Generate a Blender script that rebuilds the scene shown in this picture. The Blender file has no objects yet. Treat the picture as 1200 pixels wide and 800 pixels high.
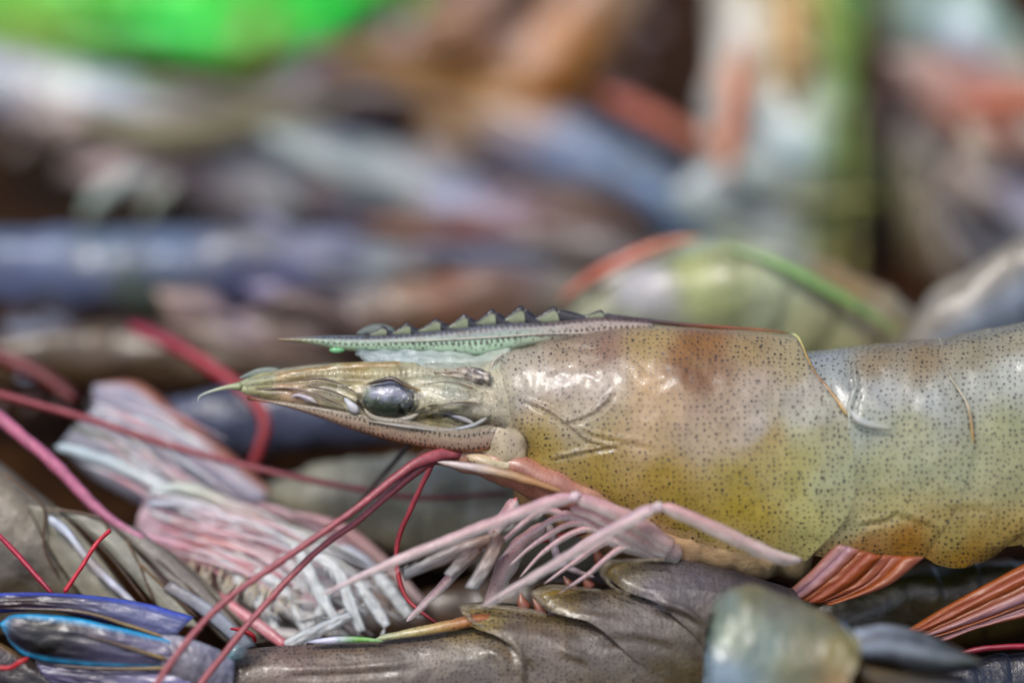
import bpy, bmesh, math, random
import numpy as np
from mathutils import Vector, Matrix, noise as mnoise
random.seed(7)
R = math.radians
U = 8.5e-5            # metres per unit (a unit is one photo pixel of size at the focus plane)
CAMD = 3333.0         # camera distance in units
PITCH = R(22)
LIFT = 0.04

# ------------------------------------------------------------------ camera, world, sun, exposure
scene = bpy.context.scene
ROT = Matrix.Rotation(-PITCH, 3, 'X')
def world(v):
    return ROT @ (Vector(v) * U) + Vector((0, 0, LIFT))
cam = bpy.data.cameras.new('camera')
cam.lens = 100; cam.sensor_width = 36; cam.clip_start = 0.01; cam.clip_end = 20
cam.dof.use_dof = True
cam.dof.focus_distance = (CAMD - 42) * U
cam.dof.aperture_fstop = 4.7
cam.dof.aperture_blades = 9
camo = bpy.data.objects.new('camera', cam)
scene.collection.objects.link(camo)
camo.location = world((0, -CAMD, 0))
camo.rotation_euler = (R(90) - PITCH, 0, 0)
scene.camera = camo

w = bpy.data.worlds.new('World'); scene.world = w; w.use_nodes = True
nt = w.node_tree
bg = nt.nodes['Background']
sky = nt.nodes.new('ShaderNodeTexSky'); sky.sky_type = 'NISHITA'
sky.sun_disc = False; sky.sun_elevation = R(58); sky.sun_rotation = R(205)
sky.air_density = 1.0; sky.dust_density = 3.0; sky.ozone_density = 1.0
hs = nt.nodes.new('ShaderNodeHueSaturation'); hs.inputs['Saturation'].default_value = 1.1
nt.links.new(sky.outputs[0], hs.inputs['Color']); nt.links.new(hs.outputs[0], bg.inputs[0])
bg.inputs[1].default_value = 0.115
sun = bpy.data.lights.new('sun', 'SUN'); sun.energy = 1.5; sun.angle = R(12); sun.color = (1, .98, .95)
suno = bpy.data.objects.new('sun', sun); scene.collection.objects.link(suno)
d = Vector((-0.30, -0.42, 0.85))      # towards the sun: above, behind the camera's left shoulder
suno.rotation_euler = d.to_track_quat('Z', 'Y').to_euler()
scene.view_settings.view_transform = 'Standard'; scene.view_settings.look = 'None'
scene.view_settings.exposure = 0.8; scene.view_settings.gamma = 1
scene.cycles.adaptive_threshold = .012; scene.cycles.max_bounces = 8; scene.cycles.transparent_max_bounces = 16

# ------------------------------------------------------------------ helpers
def c(h):
    v = [int(h[i:i+2], 16) / 255 for i in (0, 2, 4)]
    return np.array([x/12.92 if x <= .04045 else ((x+.055)/1.055)**2.4 for x in v])
DOFF = 0.0
def q(px, py, d=0.0):
    d = d + DOFF
    k = 1 + d / CAMD
    return np.array([(px - 600) * k, d, (400 - py) * k])
def nz(x, y, z=0.0):
    return mnoise.noise(Vector((x, y, z)))

def spline(pts, n):
    """Catmull-Rom through rows of any width, resampled evenly by the length of the first 3 columns."""
    P = np.array(pts, float)
    if len(P) == 2:
        t = np.linspace(0, 1, n)[:, None]
        return P[0] * (1 - t) + P[1] * t
    A = np.vstack([2*P[0]-P[1], P, 2*P[-1]-P[-2]])
    out = []
    m = 16
    for i in range(1, len(A) - 2):
        t = np.linspace(0, 1, m, endpoint=False)[:, None]
        p0, p1, p2, p3 = A[i-1], A[i], A[i+1], A[i+2]
        out.append(.5*((2*p1)+(-p0+p2)*t+(2*p0-5*p1+4*p2-p3)*t**2+(-p0+3*p1-3*p2+p3)*t**3))
    out.append(P[-1:]); S = np.vstack(out)
    L = np.concatenate([[0], np.cumsum(np.linalg.norm(np.diff(S[:, :3], axis=0), axis=1))])
    s = np.linspace(0, L[-1], n)
    return np.stack([np.interp(s, L, S[:, k]) for k in range(S.shape[1])], 1)

def ramp(cols, t):
    """list of rgb (or rgba) at even steps"""
    a = np.array([list(x) + [1.0]*(4-len(x)) for x in cols], float)
    x = np.clip(t, 0, 1) * (len(a) - 1)
    i = min(int(x), len(a) - 2) if len(a) > 1 else 0
    if len(a) == 1: return a[0]
    f = x - i
    return a[i]*(1-f) + a[i+1]*f

class Geo:
    def __init__(s, V, F, UV, C):
        s.V, s.F, s.UV, s.C = V, F, UV, C

def grid_geo(P, C, closed=False, uv=None):
    ni, nj, _ = P.shape
    if uv is None:
        du = np.linalg.norm(np.diff(P, axis=0), axis=2); dv = np.linalg.norm(np.diff(P, axis=1), axis=2)
        u = np.concatenate([np.zeros((1, nj)), np.cumsum(du, 0)], 0)
        u = np.repeat(u.mean(1)[:, None], nj, 1)
        v = np.concatenate([np.zeros((ni, 1)), np.cumsum(dv, 1)], 1)
        uv = np.stack([u, v], 2)
    F = []
    jn = nj if closed else nj - 1
    for i in range(ni - 1):
        for j in range(jn):
            k = (j + 1) % nj
            F.append((i*nj+j, i*nj+k, (i+1)*nj+k, (i+1)*nj+j))
    C = np.asarray(C, float).reshape(ni*nj, -1)
    if C.shape[1] == 3: C = np.hstack([C, np.ones((len(C), 1))])
    return Geo(P.reshape(-1, 3), F, uv.reshape(-1, 2), C)

def frames(S, up=None):
    T = np.gradient(S, axis=0); T /= np.linalg.norm(T, axis=1)[:, None] + 1e-9
    N = np.zeros_like(T)
    ref = np.array(up if up is not None else (0, -1, 0.2), float)
    for i in range(len(S)):
        if up is None and i: ref = N[i-1]
        n = ref - T[i]*ref.dot(T[i])
        if np.linalg.norm(n) < 1e-4: n = np.array([.3, 0, 1.]) - T[i]*T[i][2]
        N[i] = n / np.linalg.norm(n)
    return T, N, np.cross(T, N)

def tube(pts, n=24, k=10, flat=1.0, cols=None, up=None, fn=None, rough=.22):
    """pts: (px,py,d,r). flat squashes the section across N."""
    Q = [list(q(p[0], p[1], p[2])) + [p[3]] for p in pts]
    S = spline(Q, n); C3, r = S[:, :3], np.maximum(S[:, 3], .05)
    T, N, B = frames(C3, up)
    e = np.ones(n); e[0] = .05; e[-1] = .05
    if n > 8: e[1] = .8; e[-2] = .8
    a = np.linspace(0, 2*np.pi, k, endpoint=False)
    P = C3[:, None] + (r*e)[:, None, None]*(np.cos(a)[None, :, None]*N[:, None]*flat + np.sin(a)[None, :, None]*B[:, None])
    sd = pts[0][0]*.013 + pts[0][1]*.007
    L = np.concatenate([[0], np.cumsum(np.linalg.norm(np.diff(C3, axis=0), axis=1))])
    C = np.zeros((n, k, 4))
    for i in range(n):
        for j in range(k):
            x = (fn(i/(n-1), a[j]) if fn else ramp(cols, i/(n-1)))
            C[i, j] = list(x) + [1]*(4-len(x))
            C[i, j, :3] *= 1 + .22*nz(L[i]*.05, math.cos(a[j])*1.2+sd, math.sin(a[j])*1.2) + .12*math.cos(a[j]*3+sd*9)
            P[i, j] = C3[i] + (P[i, j]-C3[i])*(1 + rough*nz(L[i]*.06+sd, math.cos(a[j]), math.sin(a[j])+sd))
    uv = np.stack([np.repeat(L[:, None], k, 1), np.repeat((a*r.mean())[None], n, 0)], 2)
    return grid_geo(P, C, True, uv)

def blade(A, B, n=24, k=9, dome=0.0, thick=2.0, fn=None, cols=None, wav=0.0, ragged=0.0, seed=0):
    """plate lofted between two edges given as (px,py,d); lens shaped section"""
    a = spline([q(*p) for p in A], n); b = spline([q(*p) for p in B], n)
    t = np.linspace(0, 1, k)
    M = a[:, None]*(1-t)[None, :, None] + b[:, None]*t[None, :, None]
    X = np.gradient(M, axis=0); Y = np.gradient(M, axis=1)
    Nn = np.cross(X, Y); Nn /= np.linalg.norm(Nn, axis=2)[:, :, None] + 1e-9
    Nn[Nn[:, :, 1] > 0] *= -1
    prof = 4*t*(1-t)
    M = M + Nn*(dome*prof)[None, :, None]
    if wav:
        for i in range(n):
            for j in range(k):
                M[i, j] += Nn[i, j]*wav*nz(i*.35+seed, j*.5, seed*3.1)
    th = thick*np.sqrt(prof)
    e = np.ones(n); e[0] = .15; e[-1] = .15
    front = M + Nn*(th[None, :]*e[:, None])[:, :, None]*.5
    back = M - Nn*(th[None, :]*e[:, None])[:, :, None]*.5
    P = np.concatenate([front, back[:, ::-1][:, 1:-1]], 1)
    tt = np.concatenate([t, t[::-1][1:-1]])
    C = np.array([[ (fn(i/(n-1), x) if fn else ramp(cols, i/(n-1))) for x in tt] for i in range(n)])
    wd = np.linalg.norm(a-b, axis=1).mean()
    L = np.concatenate([[0], np.cumsum(np.linalg.norm(np.diff((a+b)/2, axis=0), axis=1))])
    uv = np.stack([np.repeat(L[:, None], len(tt), 1), np.repeat((tt*wd)[None], n, 0)], 2)
    g = grid_geo(P, C, True, uv)
    m = len(tt)
    g.F += [tuple(range(m))[::-1], tuple((n-1)*m+i for i in range(m))]
    return g

def ellipsoid(px, py, d, rx, ry, rz, col, n=14, k=20, tilt=0.0, bump=0.0, seed=0, fn=None):
    P = np.zeros((n+1, k, 3)); C = np.zeros((n+1, k, 4))
    o = q(px, py, d)
    for i in range(n+1):
        th = math.pi*i/n
        for j in range(k):
            ph = 2*math.pi*j/k
            v = np.array([math.cos(th), math.sin(th)*math.cos(ph), math.sin(th)*math.sin(ph)])
            s = 1 + bump*nz(v[0]*2+seed, v[1]*2, v[2]*2)
            x, y, z = v[0]*rx*s, v[1]*ry*s, v[2]*rz*s
            P[i, j] = o + np.array([x*math.cos(tilt)-z*math.sin(tilt), y, x*math.sin(tilt)+z*math.cos(tilt)])
            C[i, j] = list(fn(v) if fn else col)[:3] + [1]
    return grid_geo(P, C, True)

def anchors(L, s=22.0, warp=14.0, amp=.10, sc=.02, p=1.5, gain=1.0, con=1.0, tint=(1, 1, 1)):
    """colour map: scattered colour samples blended smoothly with a wandering border"""
    A = np.array([[a[0], a[1]] for a in L], float); Cc = np.array([c(a[2]) for a in L])
    if con != 1:
        m_ = Cc.mean(1)[:, None]; Cc = np.clip(m_+(Cc-m_)*con, .004, 1)
    def f(x, y):
        x2 = x + warp*nz(x*sc, y*sc, 3.3); y2 = y + warp*nz(x*sc, y*sc, 9.1)
        w = 1/((A[:, 0]-x2)**2 + (A[:, 1]-y2)**2 + s*s)**p
        col = (w[:, None]*Cc).sum(0)/w.sum()
        return col*(1 + amp*nz(x*.05, y*.05, 1.7) + .5*amp*nz(x*.15, y*.15, 5.7))*gain*np.array(tint)
    return f

def shifted(f, d): return lambda x: f(x)-d
def coons(keel, free, left, right, width, nu=60, nv=40, phimax=.80, d0=0.0, fn=None, disp=None, keelw=0.0, lip=0.0, roll=0.0, refy=500, alpha=1.0):
    """half shell between four outline curves (px,py), bulging by width(px) towards the viewer, mirrored through d0"""
    K = spline([(p[0], p[1], 0) for p in keel], nu)[:, :2]; Fr = spline([(p[0], p[1], 0) for p in free], nu)[:, :2]
    ph = np.linspace(0, phimax*np.pi, nv); g = (1-np.cos(ph))/(1-np.cos(ph[-1]))
    def res(cv):
        S = spline([(p[0], p[1], 0) for p in cv], 200)[:, :2]
        return np.stack([np.interp(g, np.linspace(0, 1, 200), S[:, k]) for k in (0, 1)], 1)
    Lf, Rt = res(left), res(right)
    u = np.linspace(0, 1, nu)[:, None, None]; t = g[None, :, None]
    S = (1-t)*K[:, None] + t*Fr[:, None] + (1-u)*Lf[None] + u*Rt[None] - \
        ((1-u)*(1-t)*K[0] + u*(1-t)*K[-1] + (1-u)*t*Fr[0] + u*t*Fr[-1])
    near = np.zeros((nu, nv, 3)); C = np.zeros((nu, nv, 3))
    depth = np.zeros((nu, nv))
    for i in range(nu):
        for j in range(nv):
            x, y = S[i, j]
            wv = width(x)
            dd = -(wv*max(math.sin(ph[j]), 0)**.85 + keelw*min(1, j/3))*(1 - roll*math.exp(-(i/(nu-1)*40)**1.3))
            depth[i, j] = dd
            near[i, j] = q(x, y, d0+dd)
            C[i, j] = fn(x, y) if fn else (.4, .4, .4)
    if lip:
        for i in range(nu):
            f = max(0, 1-(i/(nu-1))*14); near[i, :, 1] += -lip*f
    if disp is not None:
        X = np.gradient(near, axis=0); Y = np.gradient(near, axis=1)
        Nn = np.cross(X, Y); Nn /= np.linalg.norm(Nn, axis=2)[:, :, None] + 1e-9
        Nn[Nn[:, :, 1] > 0] *= -1
        for i in range(nu):
            for j in range(1, nv):
                near[i, j] += Nn[i, j]*disp(S[i, j][0], S[i, j][1])
    far = near.copy(); far[:, :, 1] = 2*(d0+DOFF) - near[:, :, 1]
    P = np.concatenate([near[:, ::-1], far[:, 1:]], 1)
    CC = np.concatenate([C[:, ::-1], C[:, 1:]], 1)
    if alpha < 1: CC = np.concatenate([CC, np.full(CC.shape[:2]+(1,), alpha)], 2)
    ds = np.linalg.norm(np.diff(near, axis=1), axis=2); cs = np.concatenate([np.zeros((nu, 1)), np.cumsum(ds, 1)], 1)
    un = np.zeros((nu, nv, 2))
    for i in range(nu):
        o = np.argsort(S[i, :, 1]); s0 = np.interp(refy, S[i, o, 1], cs[i, o])
        un[i, :, 0] = S[i, :, 0]; un[i, :, 1] = cs[i]-s0
    far_uv = un.copy(); far_uv[:, :, 0] += 3000
    uv = np.concatenate([un[:, ::-1], far_uv[:, 1:]], 1)
    return grid_geo(P, CC, False, uv)

def ridges(L):
    """L: (polyline, height, width, groove) -> displacement"""
    segs = []
    for pl, h, wd, gr in L:
        S = spline([(p[0], p[1], 0) for p in pl], 30)[:, :2]
        segs.append((S, h, wd, gr))
    def f(x, y):
        v = 0
        for S, h, wd, gr in segs:
            dd = np.hypot(S[:, 0]-x, S[:, 1]-y); i = int(dd.argmin()); dm = dd[i]
            if dm > wd*5: continue
            fade = min(1, min(i, 29-i)/6+.15)
            side = 1 if y > S[i, 1] else -1
            v += fade*(h*math.exp(-(dm/wd)**2) - gr*math.exp(-((dm*side-1.8*wd)/wd)**2))
        return v
    return f

# ------------------------------------------------------------------ materials
MATS = {}
def mat(name, rough=.35, coat=.5, coat_rough=.12, sss=.15, spot=None, rows=None, bump=.25, bump_px=14, vary=.25, vary_px=60,
        thin=0.0, alpha=False, fine=None, spec=.5, metallic=0):
    if name in MATS: return MATS[name]
    m = bpy.data.materials.new(name); m.use_nodes = True
    N = m.node_tree.nodes; L = m.node_tree.links
    b = N['Principled BSDF']; out = N['Material Output']
    def new(t, **k):
        n = N.new(t)
        for a, v in k.items(): setattr(n, a, v)
        return n
    def math_(op, a, b2=None, clamp=False):
        n = new('ShaderNodeMath', operation=op, use_clamp=clamp)
        for i, v in enumerate((a, b2)):
            if v is None: continue
            if isinstance(v, (int, float)): n.inputs[i].default_value = v
            else: L.new(v, n.inputs[i])
        return n.outputs[0]
    def mix(f, a, b2, mode='MIX'):
        n = new('ShaderNodeMix', data_type='RGBA', blend_type=mode)
        for s, v in ((0, f), (6, a), (7, b2)):
            if isinstance(v, (int, float)): n.inputs[s].default_value = v
            elif isinstance(v, (tuple, list, np.ndarray)): n.inputs[s].default_value = (*v[:3], 1)
            else: L.new(v, n.inputs[s])
        return n.outputs[2]
    at = new('ShaderNodeAttribute', attribute_name='Col')
    tc = new('ShaderNodeTexCoord')
    mp = new('ShaderNodeMapping'); mp.inputs['Scale'].default_value = (1/U,)*3
    L.new(tc.outputs['Object'], mp.inputs[0]); O = mp.outputs[0]
    def noise(sc_px, detail=4, rough_=.6, dist=0.0):
        n = new('ShaderNodeTexNoise'); n.inputs['Scale'].default_value = 1/sc_px
        n.inputs['Detail'].default_value = detail; n.inputs['Roughness'].default_value = rough_
        n.inputs['Distortion'].default_value = dist
        L.new(O, n.inputs['Vector']); return n.outputs[0]
    col = at.outputs['Color']
    if vary:
        n1 = noise(vary_px); 
        f = math_('ADD', math_('MULTIPLY', n1, 2*vary), 1-vary)
        n2 = noise(vary_px*.14, 5)
        f = math_('MULTIPLY', f, math_('ADD', math_('MULTIPLY', n2, 1.2*vary), 1-.6*vary))
        cmb = new('ShaderNodeCombineColor'); [L.new(f, cmb.inputs[i]) for i in range(3)]
        col = mix(1.0, col, cmb.outputs[0], 'MULTIPLY')
    spotmask = [at.outputs['Alpha']]
    def addspots(spacing, size, colr, strength, use='UV', rnd=.68):
        nonlocal col
        v = new('ShaderNodeTexVoronoi', voronoi_dimensions='2D' if use == 'UV' else '3D'); v.inputs['Scale'].default_value = 1/spacing
        v.inputs['Randomness'].default_value = rnd
        L.new(tc.outputs['UV'] if use == 'UV' else O, v.inputs['Vector'])
        sp = new('ShaderNodeSeparateColor'); L.new(v.outputs['Color'], sp.inputs[0])
        rad = math_('ADD', math_('MULTIPLY', sp.outputs[0], size*.7), size*.6)
        mr = new('ShaderNodeMapRange'); mr.interpolation_type = 'SMOOTHSTEP'
        L.new(v.outputs['Distance'], mr.inputs[0]); L.new(math_('MULTIPLY', rad, .55), mr.inputs[1]); L.new(math_('MULTIPLY', rad, 1.25), mr.inputs[2])
        mr.inputs[3].default_value = 1; mr.inputs[4].default_value = 0
        st = math_('MULTIPLY', mr.outputs[0], math_('ADD', math_('MULTIPLY', sp.outputs[1], strength*.5), strength*.6), True)
        col = mix(st, col, colr); spotmask[0] = math_('MAXIMUM', spotmask[0], st)
    for s in (spot or []): addspots(*s)
    if rows:
        per, vs, rr, colr = rows
        sx = new('ShaderNodeSeparateXYZ'); L.new(tc.outputs['UV'], sx.inputs[0])
        wn = noise(9, 1)
        ux = math_('ADD', sx.outputs[0], math_('MULTIPLY', wn, 6))
        fx = math_('MULTIPLY', math_('SUBTRACT', math_('FRACT', math_('DIVIDE', ux, per)), .5), per)
        for v0 in vs:
            fy = math_('ADD', math_('SUBTRACT', sx.outputs[1], v0), math_('MULTIPLY', math_('SUBTRACT', wn, .5), 4))
            dd = math_('SQRT', math_('ADD', math_('MULTIPLY', fx, fx), math_('MULTIPLY', fy, fy)))
            mr = new('ShaderNodeMapRange'); L.new(dd, mr.inputs[0]); mr.inputs[1].default_value = rr*.5; mr.inputs[2].default_value = rr*1.2
            mr.inputs[3].default_value = .9; mr.inputs[4].default_value = 0
            col = mix(mr.outputs[0], col, colr)
    L.new(col, b.inputs['Base Color'])
    rn = noise(bump_px*2.3, 3)
    L.new(math_('ADD', math_('MULTIPLY', rn, rough*.8), rough*.6), b.inputs['Roughness'])
    b.inputs['Specular IOR Level'].default_value = spec
    b.inputs['Metallic'].default_value = metallic
    b.inputs['Coat Weight'].default_value = coat; b.inputs['Coat Roughness'].default_value = coat_rough
    b.inputs['Coat IOR'].default_value = 1.36
    b.inputs['Subsurface Weight'].default_value = sss
    b.inputs['Subsurface Radius'].default_value = (1, .65, .4); b.inputs['Subsurface Scale'].default_value = 14*U
    if bump:
        bn = noise(bump_px, 5, .62)
        bp = new('ShaderNodeBump'); bp.inputs['Strength'].default_value = bump; bp.inputs['Distance'].default_value = bump_px*.35*U
        L.new(bn, bp.inputs['Height']); L.new(bp.outputs[0], b.inputs['Normal'])
        bn2 = noise(bump_px*2.2, 4, .6)
        bp2 = new('ShaderNodeBump'); bp2.inputs['Strength'].default_value = bump*.7; bp2.inputs['Distance'].default_value = bump_px*.5*U
        L.new(bn2, bp2.inputs['Height']); L.new(bp2.outputs[0], b.inputs['Coat Normal'])
    sh = b.outputs[0]
    if thin:
        tr = new('ShaderNodeBsdfTranslucent'); L.new(col, tr.inputs[0])
        ms = new('ShaderNodeMixShader'); ms.inputs[0].default_value = thin
        L.new(sh, ms.inputs[1]); L.new(tr.outputs[0], ms.inputs[2]); sh = ms.outputs[0]
    if alpha:
        tp = new('ShaderNodeBsdfTransparent')
        ms = new('ShaderNodeMixShader'); L.new(spotmask[0], ms.inputs[0])
        L.new(tp.outputs[0], ms.inputs[1]); L.new(sh, ms.inputs[2]); sh = ms.outputs[0]
    L.new(sh, out.inputs[0])
    MATS[name] = m
    return m

DOT = (.030, .019, .014); REDDOT = (.17, .015, .03)
SHELL = mat('speckled_shell', .32, .5, .06, .08, spot=[(6.9, .23, DOT, 1.0), (25, .07, DOT, 1.0)], bump=.30, bump_px=6, vary=.2, vary_px=36, spec=.45, alpha=True)
FLESH = mat('translucent_flesh', .5, 0, .3, .4, bump=.5, bump_px=16, vary=.34, vary_px=30, spec=.2)
SHELL_LOW = mat('fine_speckled_shell', .38, .35, .07, .15, spot=[(5.6, .25, DOT, 1.0), (15, .12, DOT, .9)], bump=.4, bump_px=12, vary=.40, vary_px=34, spec=.4)
HEADM = mat('wet_head_tissue', .34, .5, .08, .2, spot=[(8.5, .13, DOT, .8)], bump=.45, bump_px=9, vary=.35, vary_px=20)
HEADSHELL = mat('clear_head_shell', .2, .8, .05, .05, spot=[(7.5, .13, DOT, .8)], bump=.55, bump_px=12, vary=.2, vary_px=20, alpha=True)
CLEAR = mat('glassy_membrane', .25, .6, .06, .05, bump=.7, bump_px=9, vary=.25, vary_px=24, thin=.3, alpha=True)

ROST = mat('rostrum_shell', .38, .4, .10, .10, spot=[(6.6, .18, DOT, .85), (4.5, .14, DOT, .5)], rows=(6.6, (3.5, 12.5), 2.1, DOT), bump=.35, bump_px=6, vary=.3, vary_px=20)
SCALE = mat('antennal_scale_shell', .38, .4, .10, .10, spot=[(5.5, .18, DOT, .85)], rows=(5.6, (17.0, 6.0), 1.5, DOT), bump=.5, bump_px=5, vary=.4, vary_px=14, alpha=True)
LEGM = mat('leg_chitin', .38, .4, .12, .2, spot=[(4.6, .19, REDDOT, .75, 'UV')], bump=.5, bump_px=5, vary=.3, vary_px=16, thin=.12)
LEGSHELL = mat('clear_leg_chitin', .34, .4, .10, .15, spot=[(3.6, .20, REDDOT, .7, 'UV')], bump=.5, bump_px=6, vary=.25, vary_px=14, thin=.25, alpha=True)
PALE = mat('pale_chitin', .38, .28, .12, .3, bump=.45, bump_px=6, vary=.14, vary_px=11, thin=.3, alpha=True)
ANTM = mat('antenna_cord', .45, .25, .18, .1, bump=.7, bump_px=2.6, vary=.5, vary_px=7)
FANM = mat('tail_fan_chitin', .32, .45, .10, .05, bump=.5, bump_px=7, vary=.4, vary_px=20, thin=.15, alpha=True)
GLASSY = mat('glassy_green_shell', .32, .3, .08, .3, spot=[(5.5, .2, DOT, .6)], bump=.3, bump_px=26, vary=.35, vary_px=30)
BODY = mat('plain_shell', .34, .5, .12, .12, spot=[(9, .2, DOT, .6)], bump=.5, bump_px=18, vary=.5, vary_px=50)
EYEM = mat('eye_cornea', .22, .6, .05, 0, bump=.35, bump_px=12, vary=.6, vary_px=14)
def film_mat():
    m = bpy.data.materials.new('clear_wet_film'); m.use_nodes = True
    N = m.node_tree.nodes; L = m.node_tree.links; N.remove(N['Principled BSDF'])
    tc = N.new('ShaderNodeTexCoord'); nn = N.new('ShaderNodeTexNoise'); nn.inputs['Scale'].default_value = 1/(10*U); nn.inputs['Detail'].default_value = 4
    L.new(tc.outputs['Object'], nn.inputs['Vector'])
    bp = N.new('ShaderNodeBump'); bp.inputs['Strength'].default_value = .8; bp.inputs['Distance'].default_value = 5*U; L.new(nn.outputs[0], bp.inputs['Height'])
    gl = N.new('ShaderNodeBsdfGlossy'); gl.inputs['Roughness'].default_value = .07; L.new(bp.outputs[0], gl.inputs['Normal'])
    fr = N.new('ShaderNodeFresnel'); fr.inputs['IOR'].default_value = 1.45; L.new(bp.outputs[0], fr.inputs['Normal'])
    tp = N.new('ShaderNodeBsdfTransparent'); ms = N.new('ShaderNodeMixShader')
    L.new(fr.outputs[0], ms.inputs[0]); L.new(tp.outputs[0], ms.inputs[1]); L.new(gl.outputs[0], ms.inputs[2]); L.new(ms.outputs[0], N['Material Output'].inputs[0])
    return m
FILM = film_mat()
DARKM = mat('dark_edge_chitin', .35, .5, .1, .03, bump=.3, bump_px=5, vary=.4, vary_px=9)
BEDM = mat('wet_tray', .8, 0, .2, 0, bump=.8, bump_px=40, vary=.7, vary_px=110, spec=.1)
GREENM = mat('green_plastic', .35, .2, .2, .1, bump=.1, bump_px=40, vary=.25, vary_px=120)

# ------------------------------------------------------------------ things and parts
COL = scene.collection
class Thing:
    def __init__(s, name, label, cat, base, group=None):
        s.base = q(*base)
        s.o = bpy.data.objects.new(name, None); COL.objects.link(s.o)
        s.o.empty_display_size = .004
        s.o.matrix_world = Matrix.Translation(world(s.base)) @ ROT.to_4x4()
        s.o['label'] = label; s.o['category'] = cat
        if group: s.o['group'] = group
    def part(s, name, g, m, parent=None, label=None, smooth=True):
        o = mesh_obj(name, g, m, s.base)
        o.parent = parent or s.o
        if label: o['label'] = label
        return o
def mesh_obj(name, g, m, base):
    me = bpy.data.meshes.new(name)
    V = (g.V - base)*U
    me.from_pydata(V.tolist(), [], [tuple(f) for f in g.F])
    bm = bmesh.new(); bm.from_mesh(me)
    bmesh.ops.recalc_face_normals(bm, faces=bm.faces); bm.to_mesh(me); bm.free()
    nl = len(me.loops)
    vi = np.zeros(nl, np.int32); me.loops.foreach_get('vertex_index', vi)
    ul = me.uv_layers.new(name='UVMap'); ul.data.foreach_set('uv', g.UV[vi].astype(np.float32).ravel())
    ca = me.color_attributes.new('Col', 'FLOAT_COLOR', 'POINT')
    ca.data.foreach_set('color', np.clip(sat(g.C), 0, 1).astype(np.float32).ravel())
    me.polygons.foreach_set('use_smooth', [True]*len(me.polygons))
    me.materials.append(m); me.update()
    o = bpy.data.objects.new(name, me); COL.objects.link(o)
    return o
def single(name, label, cat, g, m, base, group=None):
    o = mesh_obj(name, g, m, q(*base))
    o.matrix_world = Matrix.Translation(world(q(*base))) @ ROT.to_4x4()
    o['label'] = label; o['category'] = cat
    if group: o['group'] = group
    return o
def sat(C, k=1.11, g=1.15):
    C = C.copy(); lum = (C[:, :3]*np.array([.21, .72, .07])).sum(1)[:, None]
    C[:, :3] = np.clip(lum+(C[:, :3]-lum)*k, 0.002, 1)**g
    return C
def A4(h, a=1.0): return np.append(c(h), a)

# ------------------------------------------------------------------ setting: the tray under the heap
ys = np.linspace(-260, 1000, 64); xs = np.linspace(-700, 1900, 110)
Pb = np.zeros((len(ys), len(xs), 3)); Cb = np.zeros((len(ys), len(xs), 3))
for i, y in enumerate(ys):
    dd = np.interp(y, [-260, 0, 200, 400, 600, 800, 1000], [2900, 2000, 1350, 720, 330, 170, 90])
    for j, x in enumerate(xs):
        h = 50*nz(x*.006, y*.009, 2.0) + 22*nz(x*.02, y*.03, 5.0)
        Pb[i, j] = q(x, y, dd - h)
        f = .5 + .5*nz(x*.008, y*.012, 8.0)
        Cb[i, j] = c('24160A')*(1-f) + c('40280F')*f
bed = mesh_obj('tray_floor', grid_geo(Pb, Cb), BEDM, q(600, 800, 200))
bed.matrix_world = Matrix.Translation(world(q(600, 800, 200))) @ ROT.to_4x4()
bed['kind'] = 'structure'

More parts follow.
